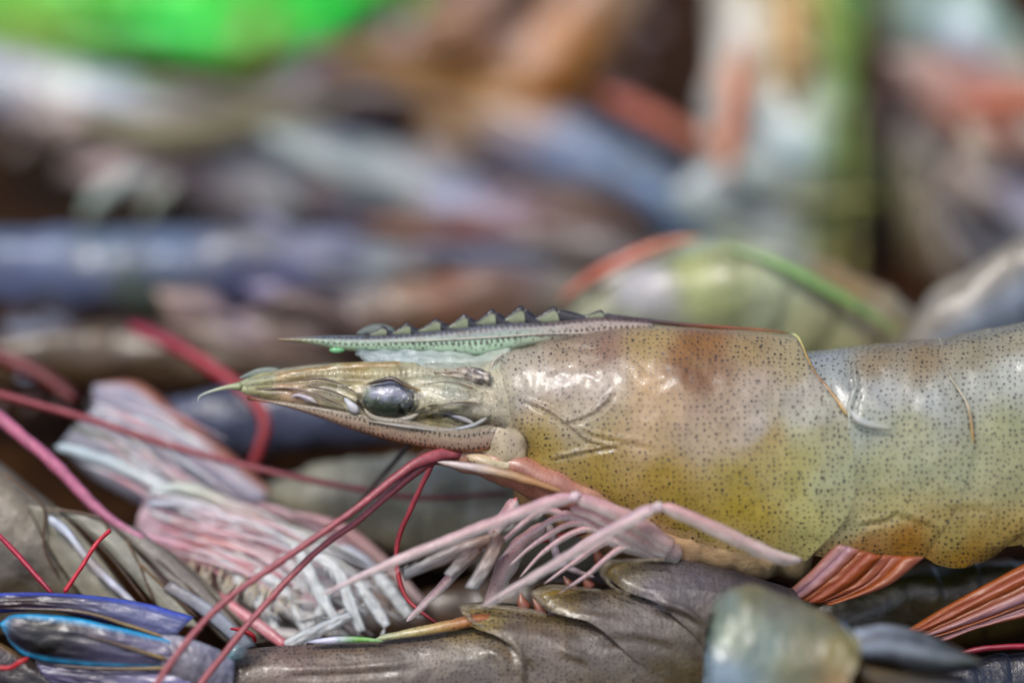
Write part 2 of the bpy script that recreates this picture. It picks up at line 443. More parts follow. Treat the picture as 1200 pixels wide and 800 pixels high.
# ------------------------------------------------------------------ the sharp shrimp in the middle
def sm(a, b, x): 
    t = min(1, max(0, (x-a)/(b-a))); return t*t*(3-2*t)
def hero():
    T = Thing('shrimp', 'sharp speckled tan shrimp with toothed rostrum stretched across the centre', 'shrimp', (800, 600, 0), 'raw shrimps in the heap')
    pig_sheen = anchors([  # shell pigment, with sky sheen painted in as a lavender mid band
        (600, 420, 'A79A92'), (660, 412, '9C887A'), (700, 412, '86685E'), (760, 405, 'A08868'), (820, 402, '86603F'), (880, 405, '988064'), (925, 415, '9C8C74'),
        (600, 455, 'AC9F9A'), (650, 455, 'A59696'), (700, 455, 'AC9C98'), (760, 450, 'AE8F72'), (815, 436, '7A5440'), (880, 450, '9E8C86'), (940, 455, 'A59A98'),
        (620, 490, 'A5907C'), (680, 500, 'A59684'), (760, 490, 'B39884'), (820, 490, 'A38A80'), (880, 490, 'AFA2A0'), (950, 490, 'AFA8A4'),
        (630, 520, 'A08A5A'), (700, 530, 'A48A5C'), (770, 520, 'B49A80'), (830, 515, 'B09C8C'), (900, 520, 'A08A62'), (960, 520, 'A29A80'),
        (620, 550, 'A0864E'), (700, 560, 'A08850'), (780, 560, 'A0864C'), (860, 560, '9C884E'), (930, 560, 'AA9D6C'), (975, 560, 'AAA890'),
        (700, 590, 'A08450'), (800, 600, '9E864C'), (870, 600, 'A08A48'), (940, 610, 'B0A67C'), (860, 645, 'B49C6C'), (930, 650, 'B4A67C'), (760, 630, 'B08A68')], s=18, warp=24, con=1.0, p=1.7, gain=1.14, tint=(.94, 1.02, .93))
    RL = [
        ([(612, 466), (640, 478), (662, 492), (690, 514), (726, 521)], 4.5, 2.5, 2.6),
        ([(658, 495), (690, 484), (706, 472), (718, 458)], 3.0, 2.3, 3.6),
        ([(645, 536), (684, 527), (726, 520)], 4.0, 2.3, 3.6),
        ([(660, 492), (700, 508), (740, 515), (770, 522)], 1.6, 3.5, 1.6),
        ([(606, 400), (650, 401), (700, 405)], 2.5, 3, 1.5),
        ([(578, 470), (600, 495), (622, 520), (612, 548)], 3.0, 3.0, 2.0)]
    rid = ridges(RL)
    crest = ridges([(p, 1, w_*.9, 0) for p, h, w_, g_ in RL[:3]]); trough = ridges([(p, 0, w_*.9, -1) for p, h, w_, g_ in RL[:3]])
    def pig_ridge_light(x, y):
        col = pig_sheen(x, y); a = min(1, crest(x, y))*.5; b_ = min(1, max(0, trough(x, y)))*(.22+.4*nz(x*.25, y*.25, 6))
        col = col*(1-a)+c('C0B4AE')*a  # pale highlights painted into the colour along the ridge tops
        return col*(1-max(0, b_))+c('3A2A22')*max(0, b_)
    def disp(x, y):
        return rid(x, y) + 1.6*nz(x*.03, y*.03, 4.4) + .7*nz(x*.09, y*.09, 1.4)
    width = lambda x: float(np.interp(x, [560, 620, 700, 800, 900, 1000], [42, 60, 76, 88, 88, 83]))
    CAR = dict(
        keel=[(584, 411), (606, 407), (640, 401), (690, 391), (730, 384), (765, 381), (798, 382), (840, 384), (885, 386.5), (927, 391), (936, 397)],
        free=[(604, 551), (640, 572), (700, 592), (770, 622), (860, 646), (945, 658)],
        left=[(584, 411), (575, 426), (573, 447), (581, 480), (612, 520), (604, 551)],
        right=[(936, 397), (945, 418), (956, 439), (969, 454), (981, 469), (993, 487), (1001, 540), (995, 600), (945, 658)])
    INN = {k_: [(x+(4 if k_ == 'left' else -2 if k_ == 'right' else 0), y+(2.5 if k_ == 'keel' else -2 if k_ == 'free' else 0)) for x, y in v_] for k_, v_ in CAR.items()}
    for a_, b_, ia, ib in (('keel', 'left', 0, 0), ('keel', 'right', -1, 0), ('free', 'left', 0, -1), ('free', 'right', -1, -1)): INN[b_][ib] = INN[a_][ia]
    T.part('flesh', coons(**INN, width=shifted(width, 5), nu=90, nv=56, phimax=.80, fn=pig_sheen, disp=lambda x, y: 1.5*nz(x*.04, y*.04, 4), roll=.45), FLESH)
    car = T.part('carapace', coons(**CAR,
        width=width, nu=220, nv=128, phimax=.80, fn=pig_ridge_light, disp=disp, keelw=1.5, roll=.45, alpha=.5), SHELL)
    # rear margin of the carapace, a thin amber rim
    rim = [(927, 391, -1), (936, 397, -18), (945, 418, -42), (956, 439, -58), (969, 454, -68), (981, 469, -75), (993, 487, -83)]
    T.part('carapace_rim', tube([(x, y, d-3, 2.0) for x, y, d in rim], 30, 8, cols=[c('B9C08A'), c('9C8450'), c('8A6230'), c('B49A6A')]), DARKM, car)
    T.part('dorsal_keel', tube([(x, y-.5, 0, r) for x, y, r in [(700, 371, 1), (720, 371.5, 2.6), (798, 380.5, 2.6), (885, 386.5, 2.2), (926, 390.5, 1)]], 30, 8, cols=[c('2A1A24'), c('3B2020'), c('7A4420'), c('7A5A34')]), DARKM, car)
    # rostrum, teeth and the pale films between them
    def rfn(u, t):
        up, lo = c('60646C'), c('A6BAA4')
        f = min(1, max(0, (t-.22)/.3)); col = up*(1-f) + lo*f
        if u < .12: col = col*(u/.12) + c('A08C6A')*(1-u/.12)
        g_ = sm(.58, .82, u); col = col*(1-g_) + (c('6A5A58')*(1-f)+c('A89C92')*f)*g_
        return col*(1+.12*nz(u*30, t*6, 2))
    ro = T.part('rostrum', blade(
        [(326, 396.5, 0), (387, 393, 0), (433, 393, 0), (473, 391, 0), (520, 386, 0), (587, 378, 0), (640, 377, 0), (706, 371, 0), (765, 376.5, 0)],
        [(326, 398.5, 0), (370, 404, 0), (400, 410, 0), (440, 412, 0), (500, 413, 0), (565, 418, 0), (627, 404, 0), (700, 396, 0), (770, 386, 0)], 70, 11, dome=0, thick=17, fn=rfn), ROST)
    T.part('rostrum_groove', tube([(400, 400, -6, .5), (470, 400, -9, 1), (560, 396, -9.4, 1.2), (640, 391, -10, 1.2), (690, 390, -14, .8)], 40, 6, cols=[c('A4AC9C'), c('ADA89C'), c('A89E96')]), DARKM, ro)
    tips = [(427, 391.5, 12, 3.2), (452, 388, 14, 4), (480, 384, 16, 5), (515, 379, 18, 6.5), (547, 374, 20, 8), (579, 368, 22, 9.5), (613, 364, 24, 11), (652, 365, 46, 11), (706, 369, 40, 6)]
    top = [(326, 396), (387, 393), (433, 393), (473, 391), (520, 386), (587, 378), (640, 377), (706, 371.5), (760, 376)]
    ty = lambda x: float(np.interp(x, [p[0] for p in top], [p[1] for p in top]))
    tips = [(x, y-2.5, L, h) for x, y, L, h in tips]
    for i, (x, y, L, h) in enumerate(tips):
        x2 = x + L
        g = blade([(x, y, 0), (x+L*.3, y+(ty(x2)-y)*.18, 0), (x2, ty(x2)+1, 0)], [(x+.6, y+1.4, 0), (x+L*.12, ty(x+L*.1)+3, 0), (x2, ty(x2)+5, 0)], 14, 7, thick=5,
                  cols=[c('2E2424'), c('16121C'), c('1A1622'), c('2A2430')])
        T.part('rostral_tooth', g, DARKM, ro)
        if i:
            xp, yp, Lp, _ = tips[i-1]
            a = xp + (x-xp)*.10
            if i == 8: a = x - 34
            g = blade([(a, ty(a)-1, 0), (a+(x-a)*.4, (ty(a)*.6+y*.4)-1.5, 0), (x-5, y-3, 0), (x-2, y-3.6, 0), (x+1, y-1.5, 0), (x+4, y+5, 0)], [(a+2, ty(a)+1.5, 0), ((a+x)/2, ty((a+x)/2)+1.5, 0), (x+6, ty(x)+1, 0)], 18, 9, thick=4,
                      fn=lambda u, t: np.append(c('A2A88E')*(.8+.35*u), .8) if t > .25 else np.append(c('22202A'), .97))
            T.part('tooth_film', g, CLEAR, ro)
    T.part('water_drop', ellipsoid(395, 410, -3, 9, 4, 3.6, c('8FC79A')), CLEAR, ro)
    T.part('glassy_crest', blade([(418, 389, 6), (432, 381, 8), (448, 379.5, 8), (462, 384, 8)], [(418, 392, 6), (435, 393, 8), (450, 392, 8), (464, 390, 8)], 14, 7, thick=6, fn=lambda u, t: A4('8C9A94', .45)), CLEAR, ro)
    T.part('orbit_membrane', blade([(416, 411, -2), (440, 410, -3), (500, 410, -4), (560, 414, -6), (600, 406, -10)], [(418, 416, -2), (440, 430, -14), (500, 438, -24), (550, 440, -32), (592, 440, -34)], 40, 13, dome=2, thick=5, wav=5, seed=2,
           fn=lambda u, t: np.append((c('B0BCC0')*(1-u)+c('B8C0B0')*u)*(1+.2*nz(u*12, t*5, 3)), .35+.6*min(1, u*3.5))), CLEAR)
    # head between the rostrum and the feelers
    hp = anchors([(280, 448, '9FA284'), (310, 442, '98926C'), (345, 436, 'A09474'), (385, 430, '9A8C6C'), (420, 428, '96804E'), (460, 426, 'A09474'), (500, 432, 'ADA48E'),
                  (330, 452, 'AA8C78'), (345, 462, 'B59480'), (300, 458, '9A9070'), (365, 455, '948672'), (390, 462, '88806E'), (420, 450, 'A3966E'), (395, 442, 'AEA48A'), (440, 438, 'AFA688'),
                  (500, 445, 'B4B0A2'), (530, 455, 'B0B0A4'), (560, 470, 'B5AA98'), (420, 475, 'B5AC9A'), (450, 492, 'B3AC9C'), (500, 492, 'A99C78'), (540, 490, 'B0A890'), (480, 505, '9A8672'), (560, 510, '9A8474'), (590, 500, 'A79A86')], s=9, warp=12, amp=.25, gain=1.14, con=.9, tint=(.97, 1.01, .95))
    hr = ridges([([(330, 440), (390, 437), (440, 438), (490, 433), (520, 434)], 4, 3.5, 4), ([(290, 447), (340, 443), (380, 438)], 3, 2.5, 3), ([(350, 452), (385, 447), (425, 462)], 3, 3, 3),
                 ([(480, 446), (520, 450), (560, 462)], 3, 4, 3), ([(490, 486), (530, 478), (570, 468)], 3, 3.5, 3), ([(350, 470), (400, 478), (440, 492), (500, 500)], 2.5, 3, 2.5), ([(300, 452), (340, 455), (352, 466)], 3, 2.5, 3)])
    hw = lambda x: float(np.interp(x, [260, 300, 360, 440, 520, 600, 640], [5, 16, 30, 44, 54, 50, 40]))
    head = T.part('head', coons(
        keel=[(272, 452), (300, 439), (352, 429), (387, 427), (427, 426), (473, 426), (503, 428), (560, 424), (610, 412)],
        free=[(286, 461), (330, 474), (367, 484), (430, 503), (500, 518), (560, 526), (620, 545)],
        left=[(272, 452), (278, 456), (286, 461)], right=[(610, 412), (625, 480), (620, 545)],
        width=hw, nu=150, nv=44, phimax=.86, fn=hp, disp=lambda x, y: hr(x, y) + 1.2*nz(x*.035, y*.12, 2) + .5*nz(x*.12, y*.2, 6), d0=0), HEADM)
    T.part('head_shell', coons(
        keel=[(290, 443), (330, 432), (387, 425), (473, 424), (540, 422), (600, 416)], free=[(296, 464), (340, 476), (430, 500), (500, 514), (560, 522), (612, 545)],
        left=[(290, 443), (286, 454), (296, 464)], right=[(600, 416), (618, 480), (612, 545)],
        width=lambda x: hw(x)+5, nu=130, nv=44, phimax=.84, alpha=.30, fn=hp, disp=lambda x, y: 1.6*nz(x*.04, y*.08, 12)+.8*nz(x*.1, y*.16, 16)+.6*hr(x, y)), HEADSHELL, head)
    T.part('wet_film', coons(
        keel=[(400, 436), (440, 432), (500, 434), (560, 436), (580, 440)], free=[(410, 480), (450, 490), (500, 500), (560, 510), (590, 530)],
        left=[(400, 436), (396, 456), (410, 480)], right=[(580, 440), (592, 480), (590, 530)],
        width=lambda x: hw(x)+9, nu=60, nv=30, phimax=.84, fn=lambda x, y: c('C8CCC8'), disp=lambda x, y: 2.6*nz(x*.05, y*.09, 12)), FILM, head)
    T.part('orbital_rim', tube([(590, 413, -30, 1), (577, 426, -30, 1.4), (575, 447, -37, 1.6), (581, 468, -44, 1.4), (588, 484, -48, .8)], 40, 8, cols=[c('A8A49C'), c('A09484'), c('A39884'), c('A08C64')]), DARKM, car)
    # antennal scale: the speckled blade under the eye (and its twin on the far side)
    for s in (-1, 1):
        def sfn(u, t):
            base = c('ACA290')*(1-t) + c('8A6E60')*t
            if t > .8: base = base*(1-(t-.8)/.2) + c('9A5A2A')*((t-.8)/.2)
            if u < .14: base = base*(u/.14) + c('7A4012')*(1-u/.14)
            return np.append(base, .35+.65*sm(.0, .55, t))
        ea = [(289, 464, -14), (360, 474, -34), (420, 484, -46), (473, 491, -56), (537, 502, -62), (575, 497, -58), (600, 505, -44)]
        eb = [(291, 469, -14), (320, 472, -22), (367, 486, -32), (420, 505, -40), (480, 521, -48), (537, 529, -54), (575, 527, -54), (602, 520, -42)]
        if s > 0: ea = [(x, y, -d) for x, y, d in ea]; eb = [(x, y, -d) for x, y, d in eb]
        T.part('antennal_scale', blade(ea, eb, 44, 11, dome=1.5, thick=4, fn=sfn), SCALE)
    # feeler stalk pieces and clear tip
    T.part('feeler_tip', tube([(232, 471, -12, .4), (234, 464, -12, .9), (250, 457.5, -12, 1.8), (272, 453, -11, 3.6), (285, 452, -10, 6)], 22, 8, cols=[c('C8CCC4'), c('B9BDA6'), c('A4AA86')]), PALE, head)
    T.part('clear_plate', blade([(280, 442, -4), (300, 432, -4), (322, 430, -4), (336, 437, -4)], [(281, 444, -4), (300, 440, -4), (322, 440, -4), (338, 441, -4)], 14, 7, thick=4, fn=lambda u, t: A4('9EA79E', .55)), CLEAR, head)
    st = T.part('feeler_stalk', tube([(283, 450, -12, 3), (330, 443, -18, 6), (380, 435, -19, 7.5), (440, 431, -19, 8), (500, 432, -16, 7)], 40, 12,
                fn=lambda u, a: (lambda f: (c('A2A48C')*(1-f)+c('948058')*f))(sm(.1, .5, .5*nz(u*14, a, 3)+.35*(u > .2)+.2*math.cos(a+.6)) if u < .86 else .2)), HEADM, head)
    T.part('white_tissue', tube([(404, 466, -45, 2), (410, 473, -49, 5), (416, 480, -49, 4), (420, 484, -47, 1.5)], 16, 9, cols=[c('C8C8CC'), c('D8D8DC'), c('C8C4C0')], rough=.9), PALE, head)
    T.part('white_tissue', tube([(340, 466, -28, 1), (350, 463, -31, 3), (362, 467, -34, 3), (372, 473, -37, 1)], 16, 9, cols=[c('B8ACB0'), c('C4BCC4'), c('B4ACA4')], rough=.9), PALE, head)
    for pts in ([(352, 446, -31), (376, 443, -34), (404, 452, -38), (424, 464, -42)], [(300, 456, -20), (340, 455, -27), (372, 462, -33), (404, 476, -40)], [(360, 452, -32), (384, 456, -36), (408, 466, -41)], [(500, 449, -42), (528, 447, -46), (556, 455, -52)], [(500, 476, -52), (530, 472, -54), (560, 472, -57)]):
        T.part('head_vein', tube([(x, y, d-4, 1.1) for x, y, d in pts], 24, 6, cols=[c('6A5A4C'), c('5A4C44'), c('7A6A58')], rough=.9), DARKM, head)
    # eye
    def efn(v):
        f = sm(-.15, .25, v[2]-.25*v[0]+.5*nz(v[0]*3, v[1]*3, v[2]*3))
        e = sm(.55, .95, abs(v[0])+.25*nz(v[2]*4, v[0]*3, 1))
        col = c('555F50')*(1-f) + c('848898')*f  # lavender highlight painted into the upper left of the eye
        return col*(1-e*.85) + c('98A494')*e*.85
    eye = T.part('eye', ellipsoid(459, 467, -40, 34, 17, 21, None, 22, 30, tilt=-.10, fn=efn, bump=.08), EYEM, label='glossy grey green eye of the sharp shrimp')
    T.part('eye_facet', ellipsoid(476, 474, -44, 18, 13, 11.5, c('40443C'), 14, 20, tilt=.25, bump=.15), EYEM, eye)
    T.part('cornea', ellipsoid(458, 468, -41, 40, 18.5, 24, c('A0AA98'), 18, 28, tilt=-.08, bump=.08), FILM, eye)
    T.part('eye', ellipsoid(459, 463, 40, 33, 22, 20, c('343B38'), 14, 20), EYEM)
    T.part('eyelid', tube([(424, 470, -46, 1), (434, 487, -50, 3), (458, 493, -51, 3.6), (482, 489, -52, 3.4), (499, 476, -53, 1)], 26, 8, cols=[c('A49A80'), c('A9A498'), c('A5A098'), c('A49A84')]), PALE, head)
    T.part('brow', tube([(430, 450, -50, 1.2), (446, 446, -56, 2.4), (460, 444, -58, 3), (474, 451, -60, 2.6), (494, 458, -60, 1.2)], 24, 8, cols=[c('5A5040'), c('3A2E2A'), c('4A3C2C'), c('A08C60')]), DARKM, head)
    T.part('eye_stalk', ellipsoid(530, 463, -42, 30, 10, 12, c('A0A294'), tilt=-.08, bump=.4), HEADM, head)
    T.part('orbital_lobe', blade([(510, 438, -36), (530, 431, -40), (552, 429, -44), (576, 436, -48)], [(510, 441, -38), (530, 443, -44), (552, 448, -50), (574, 452, -54)], 24, 11, dome=4, thick=4, wav=6, seed=8,
           fn=lambda u, t: c('A09484')*(1-sm(.3, .8, u)*.7)+c('4A4850')*sm(.3, .8, u)*.7 if nz(u*9, t*4, 5) > -.1 else c('A8A094')), HEADM, head)
    T.part('cheek_ridge', tube([(430, 493, -52, 1.2), (480, 500, -60, 2.4), (520, 504, -58, 2.4), (552, 499, -59, 3), (575, 487, -58, 2)], 32, 8, cols=[c('A09484'), c('A7A29C'), c('A8A49C'), c('A4A8B0'), c('ACA89C')]), PALE, head)
    T.part('cheek_ridge', tube([(490, 482, -52, 1.2), (520, 484, -54, 3), (546, 492, -57, 3), (560, 500, -58, 1.2)], 22, 8, cols=[c('ADA898'), c('9C9CA4'), c('B0AAA0')]), PALE, head)
    T.part('antenna_base', ellipsoid(588, 519, -44, 33, 15, 26, None, 20, 30, tilt=-.6, bump=.14, seed=2, fn=lambda v: c('A89C86')*(1+.25*math.cos(v[0]*9+v[2]*4)*.5)), HEADM)
    T.part('antenna_base', tube([(545, 533, -48, 3), (566, 540, -52, 8), (588, 546, -52, 7), (606, 540, -50, 4)], 20, 10, cols=[c('B09C84'), c('B4A88C'), c('B5AC94')]), HEADM)
    # pink mouth parts, pale maxilliped strip
    T.part('mouthparts', tube([(488, 532, -24, 6), (530, 535, -28, 14), (580, 544, -32, 20), (640, 566, -36, 24), (720, 600, -30, 26)], 36, 14, flat=1.2, cols=[c('AC8474'), c('AC8876'), c('A67A68'), c('A87C6C'), c('A0805E')]), LEGM)
    T.part('mouth_palp', tube([(512, 541, -62, 1.5), (540, 545, -66, 4.5), (580, 552, -68, 5.5), (620, 563, -70, 5), (660, 577, -70, 3)], 34, 10, cols=[c('C4B7B0'), c('C8BDBB'), c('B9A288'), c('B08C68'), c('B09070')]), PALE)
    T.part('underside', tube([(600, 552, 0, 26), (680, 586, 0, 42), (770, 612, 0, 56), (860, 620, 0, 60), (960, 620, 0, 56)], 30, 16, cols=[c('A88C68'), c('B09478'), c('B4A280')]), FLESH)
    # abdomen
    ap = anchors([(960, 425, '96969A'), (985, 455, '9A9A9C'), (1030, 420, '8E7C68'), (1080, 420, '8C7862'), (1040, 465, 'A2A0A4'), (1090, 470, 'A5A5A8'), (1010, 500, 'B4B4AE'), (1060, 500, '9A977E'),
                  (1020, 550, '9E9C80'), (1080, 550, 'A3A18A'), (1130, 550, 'A5A38A'), (1000, 610, 'B0A88A'), (1050, 595, 'A89C74'), (1010, 645, 'A87E54'), (1060, 645, 'AC7E44'),
                  (1140, 420, '8C8070'), (1190, 410, '908678'), (1150, 455, 'A3A2A0'), (1190, 440, 'A5A5A5'), (1180, 500, '9C9A7E'), (1190, 560, 'A19C80'), (1120, 620, 'A8966A'), (1130, 655, 'AE843E'), (1180, 620, 'A99060'), (1250, 430, '90887A'), (1260, 520, '9C9A80'), (1250, 620, 'A89A70'), (1400, 520, '98947C')], s=14, warp=16, con=1.0, gain=1.08, tint=(.95, 1.01, .94))
    ar = ridges([([(993, 407), (1003, 445), (996, 484), (998, 520)], 3.5, 2.6, 3), ([(1005, 612), (1040, 604), (1047, 596)], 3, 3, 3), ([(1047, 596), (1090, 612), (1098, 622)], 3, 3, 2),
                 ([(1110, 590), (1160, 592), (1165, 620)], 2.5, 3, 2), ([(1000, 490), (1020, 496), (1050, 500)], 3, 4, 1)])
    ad = lambda x, y: ar(x, y) + 2*nz(x*.025, y*.025, 7) + .9*nz(x*.08, y*.08, 3)
    aw = lambda x: float(np.interp(x, [940, 1000, 1100, 1250, 1500], [80, 84, 88, 84, 70]))
    T.part('abdomen_segment', coons(keel=[(940, 413), (993, 406), (1050, 400), (1101, 397)], free=[(925, 646), (980, 654), (1040, 658), (1082, 653)],
           left=[(940, 413), (962, 470), (960, 560), (925, 646)], right=[(1101, 397), (1111, 436), (1134, 475), (1141, 520), (1122, 590), (1082, 653)],
           width=aw, nu=62, nv=80, fn=ap, disp=ad, alpha=.55), SHELL)
    T.part('abdomen_segment', coons(keel=[(1088, 400), (1110, 396), (1140, 389), (1200, 377), (1235, 369)], free=[(1078, 648), (1101, 662), (1128, 665), (1160, 655), (1188, 636)],
           left=[(1088, 400), (1100, 450), (1118, 520), (1100, 600), (1078, 648)], right=[(1235, 369), (1250, 450), (1252, 530), (1225, 600), (1188, 636)],
           width=lambda x: aw(x)-3, nu=56, nv=70, fn=ap, disp=ad, alpha=.55), SHELL)
    T.part('abdomen_segment', coons(keel=[(1220, 373), (1290, 362), (1350, 360)], free=[(1182, 630), (1215, 646), (1260, 645), (1310, 620)],
           left=[(1220, 373), (1232, 450), (1230, 560), (1182, 630)], right=[(1350, 360), (1366, 450), (1360, 540), (1310, 620)],
           width=lambda x: aw(x)-6, nu=40, nv=50, fn=ap, disp=ad, alpha=.55), SHELL)
    T.part('abdomen_segment', coons(keel=[(1335, 362), (1400, 366), (1460, 384)], free=[(1300, 615), (1340, 628), (1380, 618), (1410, 590)],
           left=[(1335, 362), (1345, 450), (1340, 540), (1300, 615)], right=[(1460, 384), (1462, 460), (1448, 540), (1410, 590)],
           width=lambda x: aw(x)-8, nu=30, nv=40, fn=ap, disp=ad, alpha=.55), SHELL)
    T.part('abdomen_flesh', coons(keel=[(930, 424), (993, 415), (1100, 406), (1200, 388), (1300, 374), (1440, 384)], free=[(935, 640), (1000, 645), (1100, 645), (1200, 636), (1300, 622), (1420, 592)],
           left=[(930, 424), (940, 530), (935, 640)], right=[(1440, 384), (1450, 480), (1420, 592)], width=lambda x: aw(x)-15, nu=90, nv=50, phimax=.82, fn=ap, disp=lambda x, y: 2*nz(x*.03, y*.03, 6)+2.2*math.cos(x*.058)), FLESH)
    T.part('joint_tendon', tube([(997, 480, -86, 2), (1006, 492, -92, 5), (1022, 498, -92, 4), (1046, 503, -91, 1.5)], 18, 8, cols=[c('C0C0BC'), c('C4C6C0'), c('B0B0A0')]), PALE)
    T.part('segment_rim', tube([(1101, 396, -4, 1.5), (1111, 436, -60, 1.8), (1134, 475, -84, 1.8), (1141, 520, -92, 1.5)], 24, 6, cols=[c('B0B49A'), c('8A8470'), c('9A9484'), c('A88440')]), DARKM)
    # swimmerets
    def sw(e1, e2, seed):
        e1 = np.array(e1, float); e2 = np.array(e2, float); pal = ['A8602C', 'B07C6C', 'B89CA8', 'AC6838', 'A86858']  # shell oranges and pinks; the lavender paints in highlights
        for i in range(4):
            f0, f1 = i/4-.04, (i+1)/4+.10
            dz = np.array([0, 0, -3.0*(i % 2)])
            ca, cb = c(pal[(i+int(seed)) % 5]), c(pal[(i+int(seed)+1) % 5])
            T.part('swimmeret', blade([tuple(p) for p in e1*(1-f0)+e2*f0+dz], [tuple(p) for p in e1*(1-f1)+e2*f1+dz], 24, 9, dome=4, thick=5, wav=1.5, seed=seed+i,
                   fn=lambda u, t: np.append(ca*(1-t)+cb*t, .8)), PALE)
    sw([(982, 636, -60), (950, 670, -55), (918, 698, -50)], [(1030, 650, -62), (990, 685, -58), (955, 706, -50)], 1)
    sw([(1010, 648, -50), (990, 680, -52), (948, 704, -48)], [(1078, 652, -56), (1035, 686, -56), (972, 708, -48)], 2)
    sw([(1225, 648, -58), (1120, 704, -50), (1062, 738, -40)], [(1228, 690, -58), (1150, 722, -50), (1085, 744, -40)], 3)
    sw([(1228, 684, -50), (1150, 722, -46), (1082, 742, -38)], [(1226, 714, -50), (1150, 734, -46), (1105, 750, -38)], 4.6)
    # walking legs
    PK, WH, RD = c('B57F88'), c('C6BCBC'), c('A04A44')
    def leg(pts, cols, flat=.8, n=40, name='walking_leg', m=LEGM):
        if m is not LEGM: return T.part(name, tube(pts, n, 12, flat=flat, cols=cols), m)
        pts = [(x, y, d, rr*.84) for x, y, d, rr in pts]; cols = [x*.72+c('F0E4E4')*.28 for x in cols]
        sg = 1 if pts[-1][0] < pts[0][0] else -1
        def lf(u, a):
            f = sm(-.5, .6, math.sin(a)*sg); x = ramp(cols, u)[:3]
            return np.append((x*.75+c('F0E0E0')*.25)*f + c('ECE6E2')*(1-f), .45+.3*f)
        o = T.part(name, tube(pts, n, 16, flat=flat, fn=lf), LEGSHELL)
        T.part('leg_muscle', tube([(x, y-rr*.18, d-rr*.1, rr*.5) for x, y, d, rr in pts], n, 8, flat=flat, cols=[x*np.array([1.1, .56, .6]) for x in cols]), LEGM, o)
        return o
    l1 = leg([(674, 582, -100, 9), (640, 590, -102, 9.5), (560, 620, -106, 8.5), (467, 656, -108, 7), (420, 677, -108, 5.2), (377, 697, -108, 2.2)], [c('B4788A'), c('B5848E'), c('B98F94'), c('C0A8A6'), c('C4BCBC'), c('C4C2C4')])
    T.part('joint', ellipsoid(673, 582, -101, 8, 6, 6, c('D8C4C8'), tilt=.4, bump=.4), PALE, l1)
    leg([(676, 583, -98, 9), (710, 596, -96, 11), (750, 616, -90, 13), (790, 642, -80, 11)], [c('A8566A'), c('A86A5E'), c('B58678'), c('B49070')])
    leg([(668, 594, -84, 6), (700, 606, -84, 8), (740, 628, -80, 10), (785, 648, -74, 10)], [c('A04048'), c('AE6C64'), c('B48A78'), c('B8A080')])
    leg([(655, 600, -70, 6), (690, 612, -70, 8), (730, 636, -68, 12), (800, 650, -60, 14)], [c('A8504C'), c('B07068'), c('B89A84'), c('B8A080')])
    l2 = leg([(770, 593, -122, 9), (735, 611, -122, 9), (665, 652, -120, 7.5), (610, 684, -116, 5), (563, 711, -112, 2.2)], [c('A88694'), c('A88C98'), c('B0A4A6'), c('BDB6B6'), c('C4C4C4')])
    T.part('joint', ellipsoid(771, 594, -121, 7.5, 6, 6, c('D4C4C6'), bump=.4), PALE, l2)
    leg([(774, 592, -121, 8), (810, 607, -120, 9.5), (884, 641, -112, 10.5), (915, 654, -106, 9), (940, 656, -96, 5)], [c('A8565A'), c('A8685C'), c('A98A74'), c('A9A08A'), c('B0AC98')])
    leg([(606, 584, -70, 10), (570, 636, -66, 7), (540, 664, -62, 7), (510, 695, -58, 6.5), (476, 728, -54, 3.5)], [c('A04848'), c('B0707A'), c('B88E92'), c('B0545C'), c('C0A8A8'), c('C4BCBA')])
    leg([(640, 614, -50, 8), (612, 636, -46, 12), (594, 662, -42, 14), (582, 690, -40, 12), (572, 712, -40, 8)], [c('A85A50'), c('A0403A'), c('A06062'), c('7C4636'), c('A07470')])
    leg([(640, 612, -56, 3.5), (645, 620, -56, 5), (653, 652, -58, 4.5), (664, 664, -58, 4), (697, 676, -60, 2)], [c('B8A8A4'), c('B9AEB4'), c('B0A4A8'), c('A49494')], m=PALE)
    leg([(600, 644, -40, 3), (628, 634, -40, 4), (690, 622, -44, 3)], [c('7A2A28'), c('8A3430'), c('7A3028')], m=ANTM)
    def pad(a, b, seed):
        T.part('leg_paddle', blade(a, b, 22, 9, dome=3, thick=4, wav=3, seed=seed, fn=lambda u, t: np.append((c('B0907E')*(1-u)+c('BDBDBC')*u)*(.86+.14*math.cos(t*26)), .88)), PALE)
    pad([(580, 622, -72), (530, 638, -78), (473, 668, -80)], [(585, 634, -72), (540, 654, -78), (474, 680, -80)], 1)
    pad([(556, 640, -74), (540, 646, -80), (520, 672, -82)], [(566, 648, -74), (556, 656, -80), (531, 678, -82)], 2)
    pad([(578, 620, -76), (566, 650, -84), (544, 688, -86)], [(592, 632, -76), (582, 658, -84), (560, 692, -86)], 3)
    rsl = np.random.RandomState(31)
    for k_ in range(7):
        x0, y0 = 640+k_*16+rsl.uniform(-5, 5), 592+k_*7
        leg([(x0+40, y0+22, -66, 5), (x0, y0+6, -72, 5), (x0-46, y0+34+rsl.uniform(-6, 6), -74, 3.4), (x0-80, y0+66+rsl.uniform(-10, 10), -72, 1.2)], [c('B07A70'), c('B0606A'), c('C09098'), c('D8CCCC')], n=26)
    for k_ in range(40):
        f = rsl.uniform(.05, .95); A_, B_ = (((674, 582, -108), (377, 697, -114)), ((770, 593, -128), (563, 711, -118)))[k_ % 2]
        p = [A_[i]*(1-f)+B_[i]*f for i in range(3)]; L_ = rsl.uniform(7, 16)
        T.part('leg_hair', tube([(p[0], p[1]+4, p[2]+2, .6), (p[0]-L_*.5, p[1]+5+L_*.35, p[2], .5), (p[0]-L_, p[1]+5+L_*.5+rsl.uniform(-3, 4), p[2], .2)], 8, 5, cols=[c('D8C8C4'), c('E0DCD8')]), PALE)
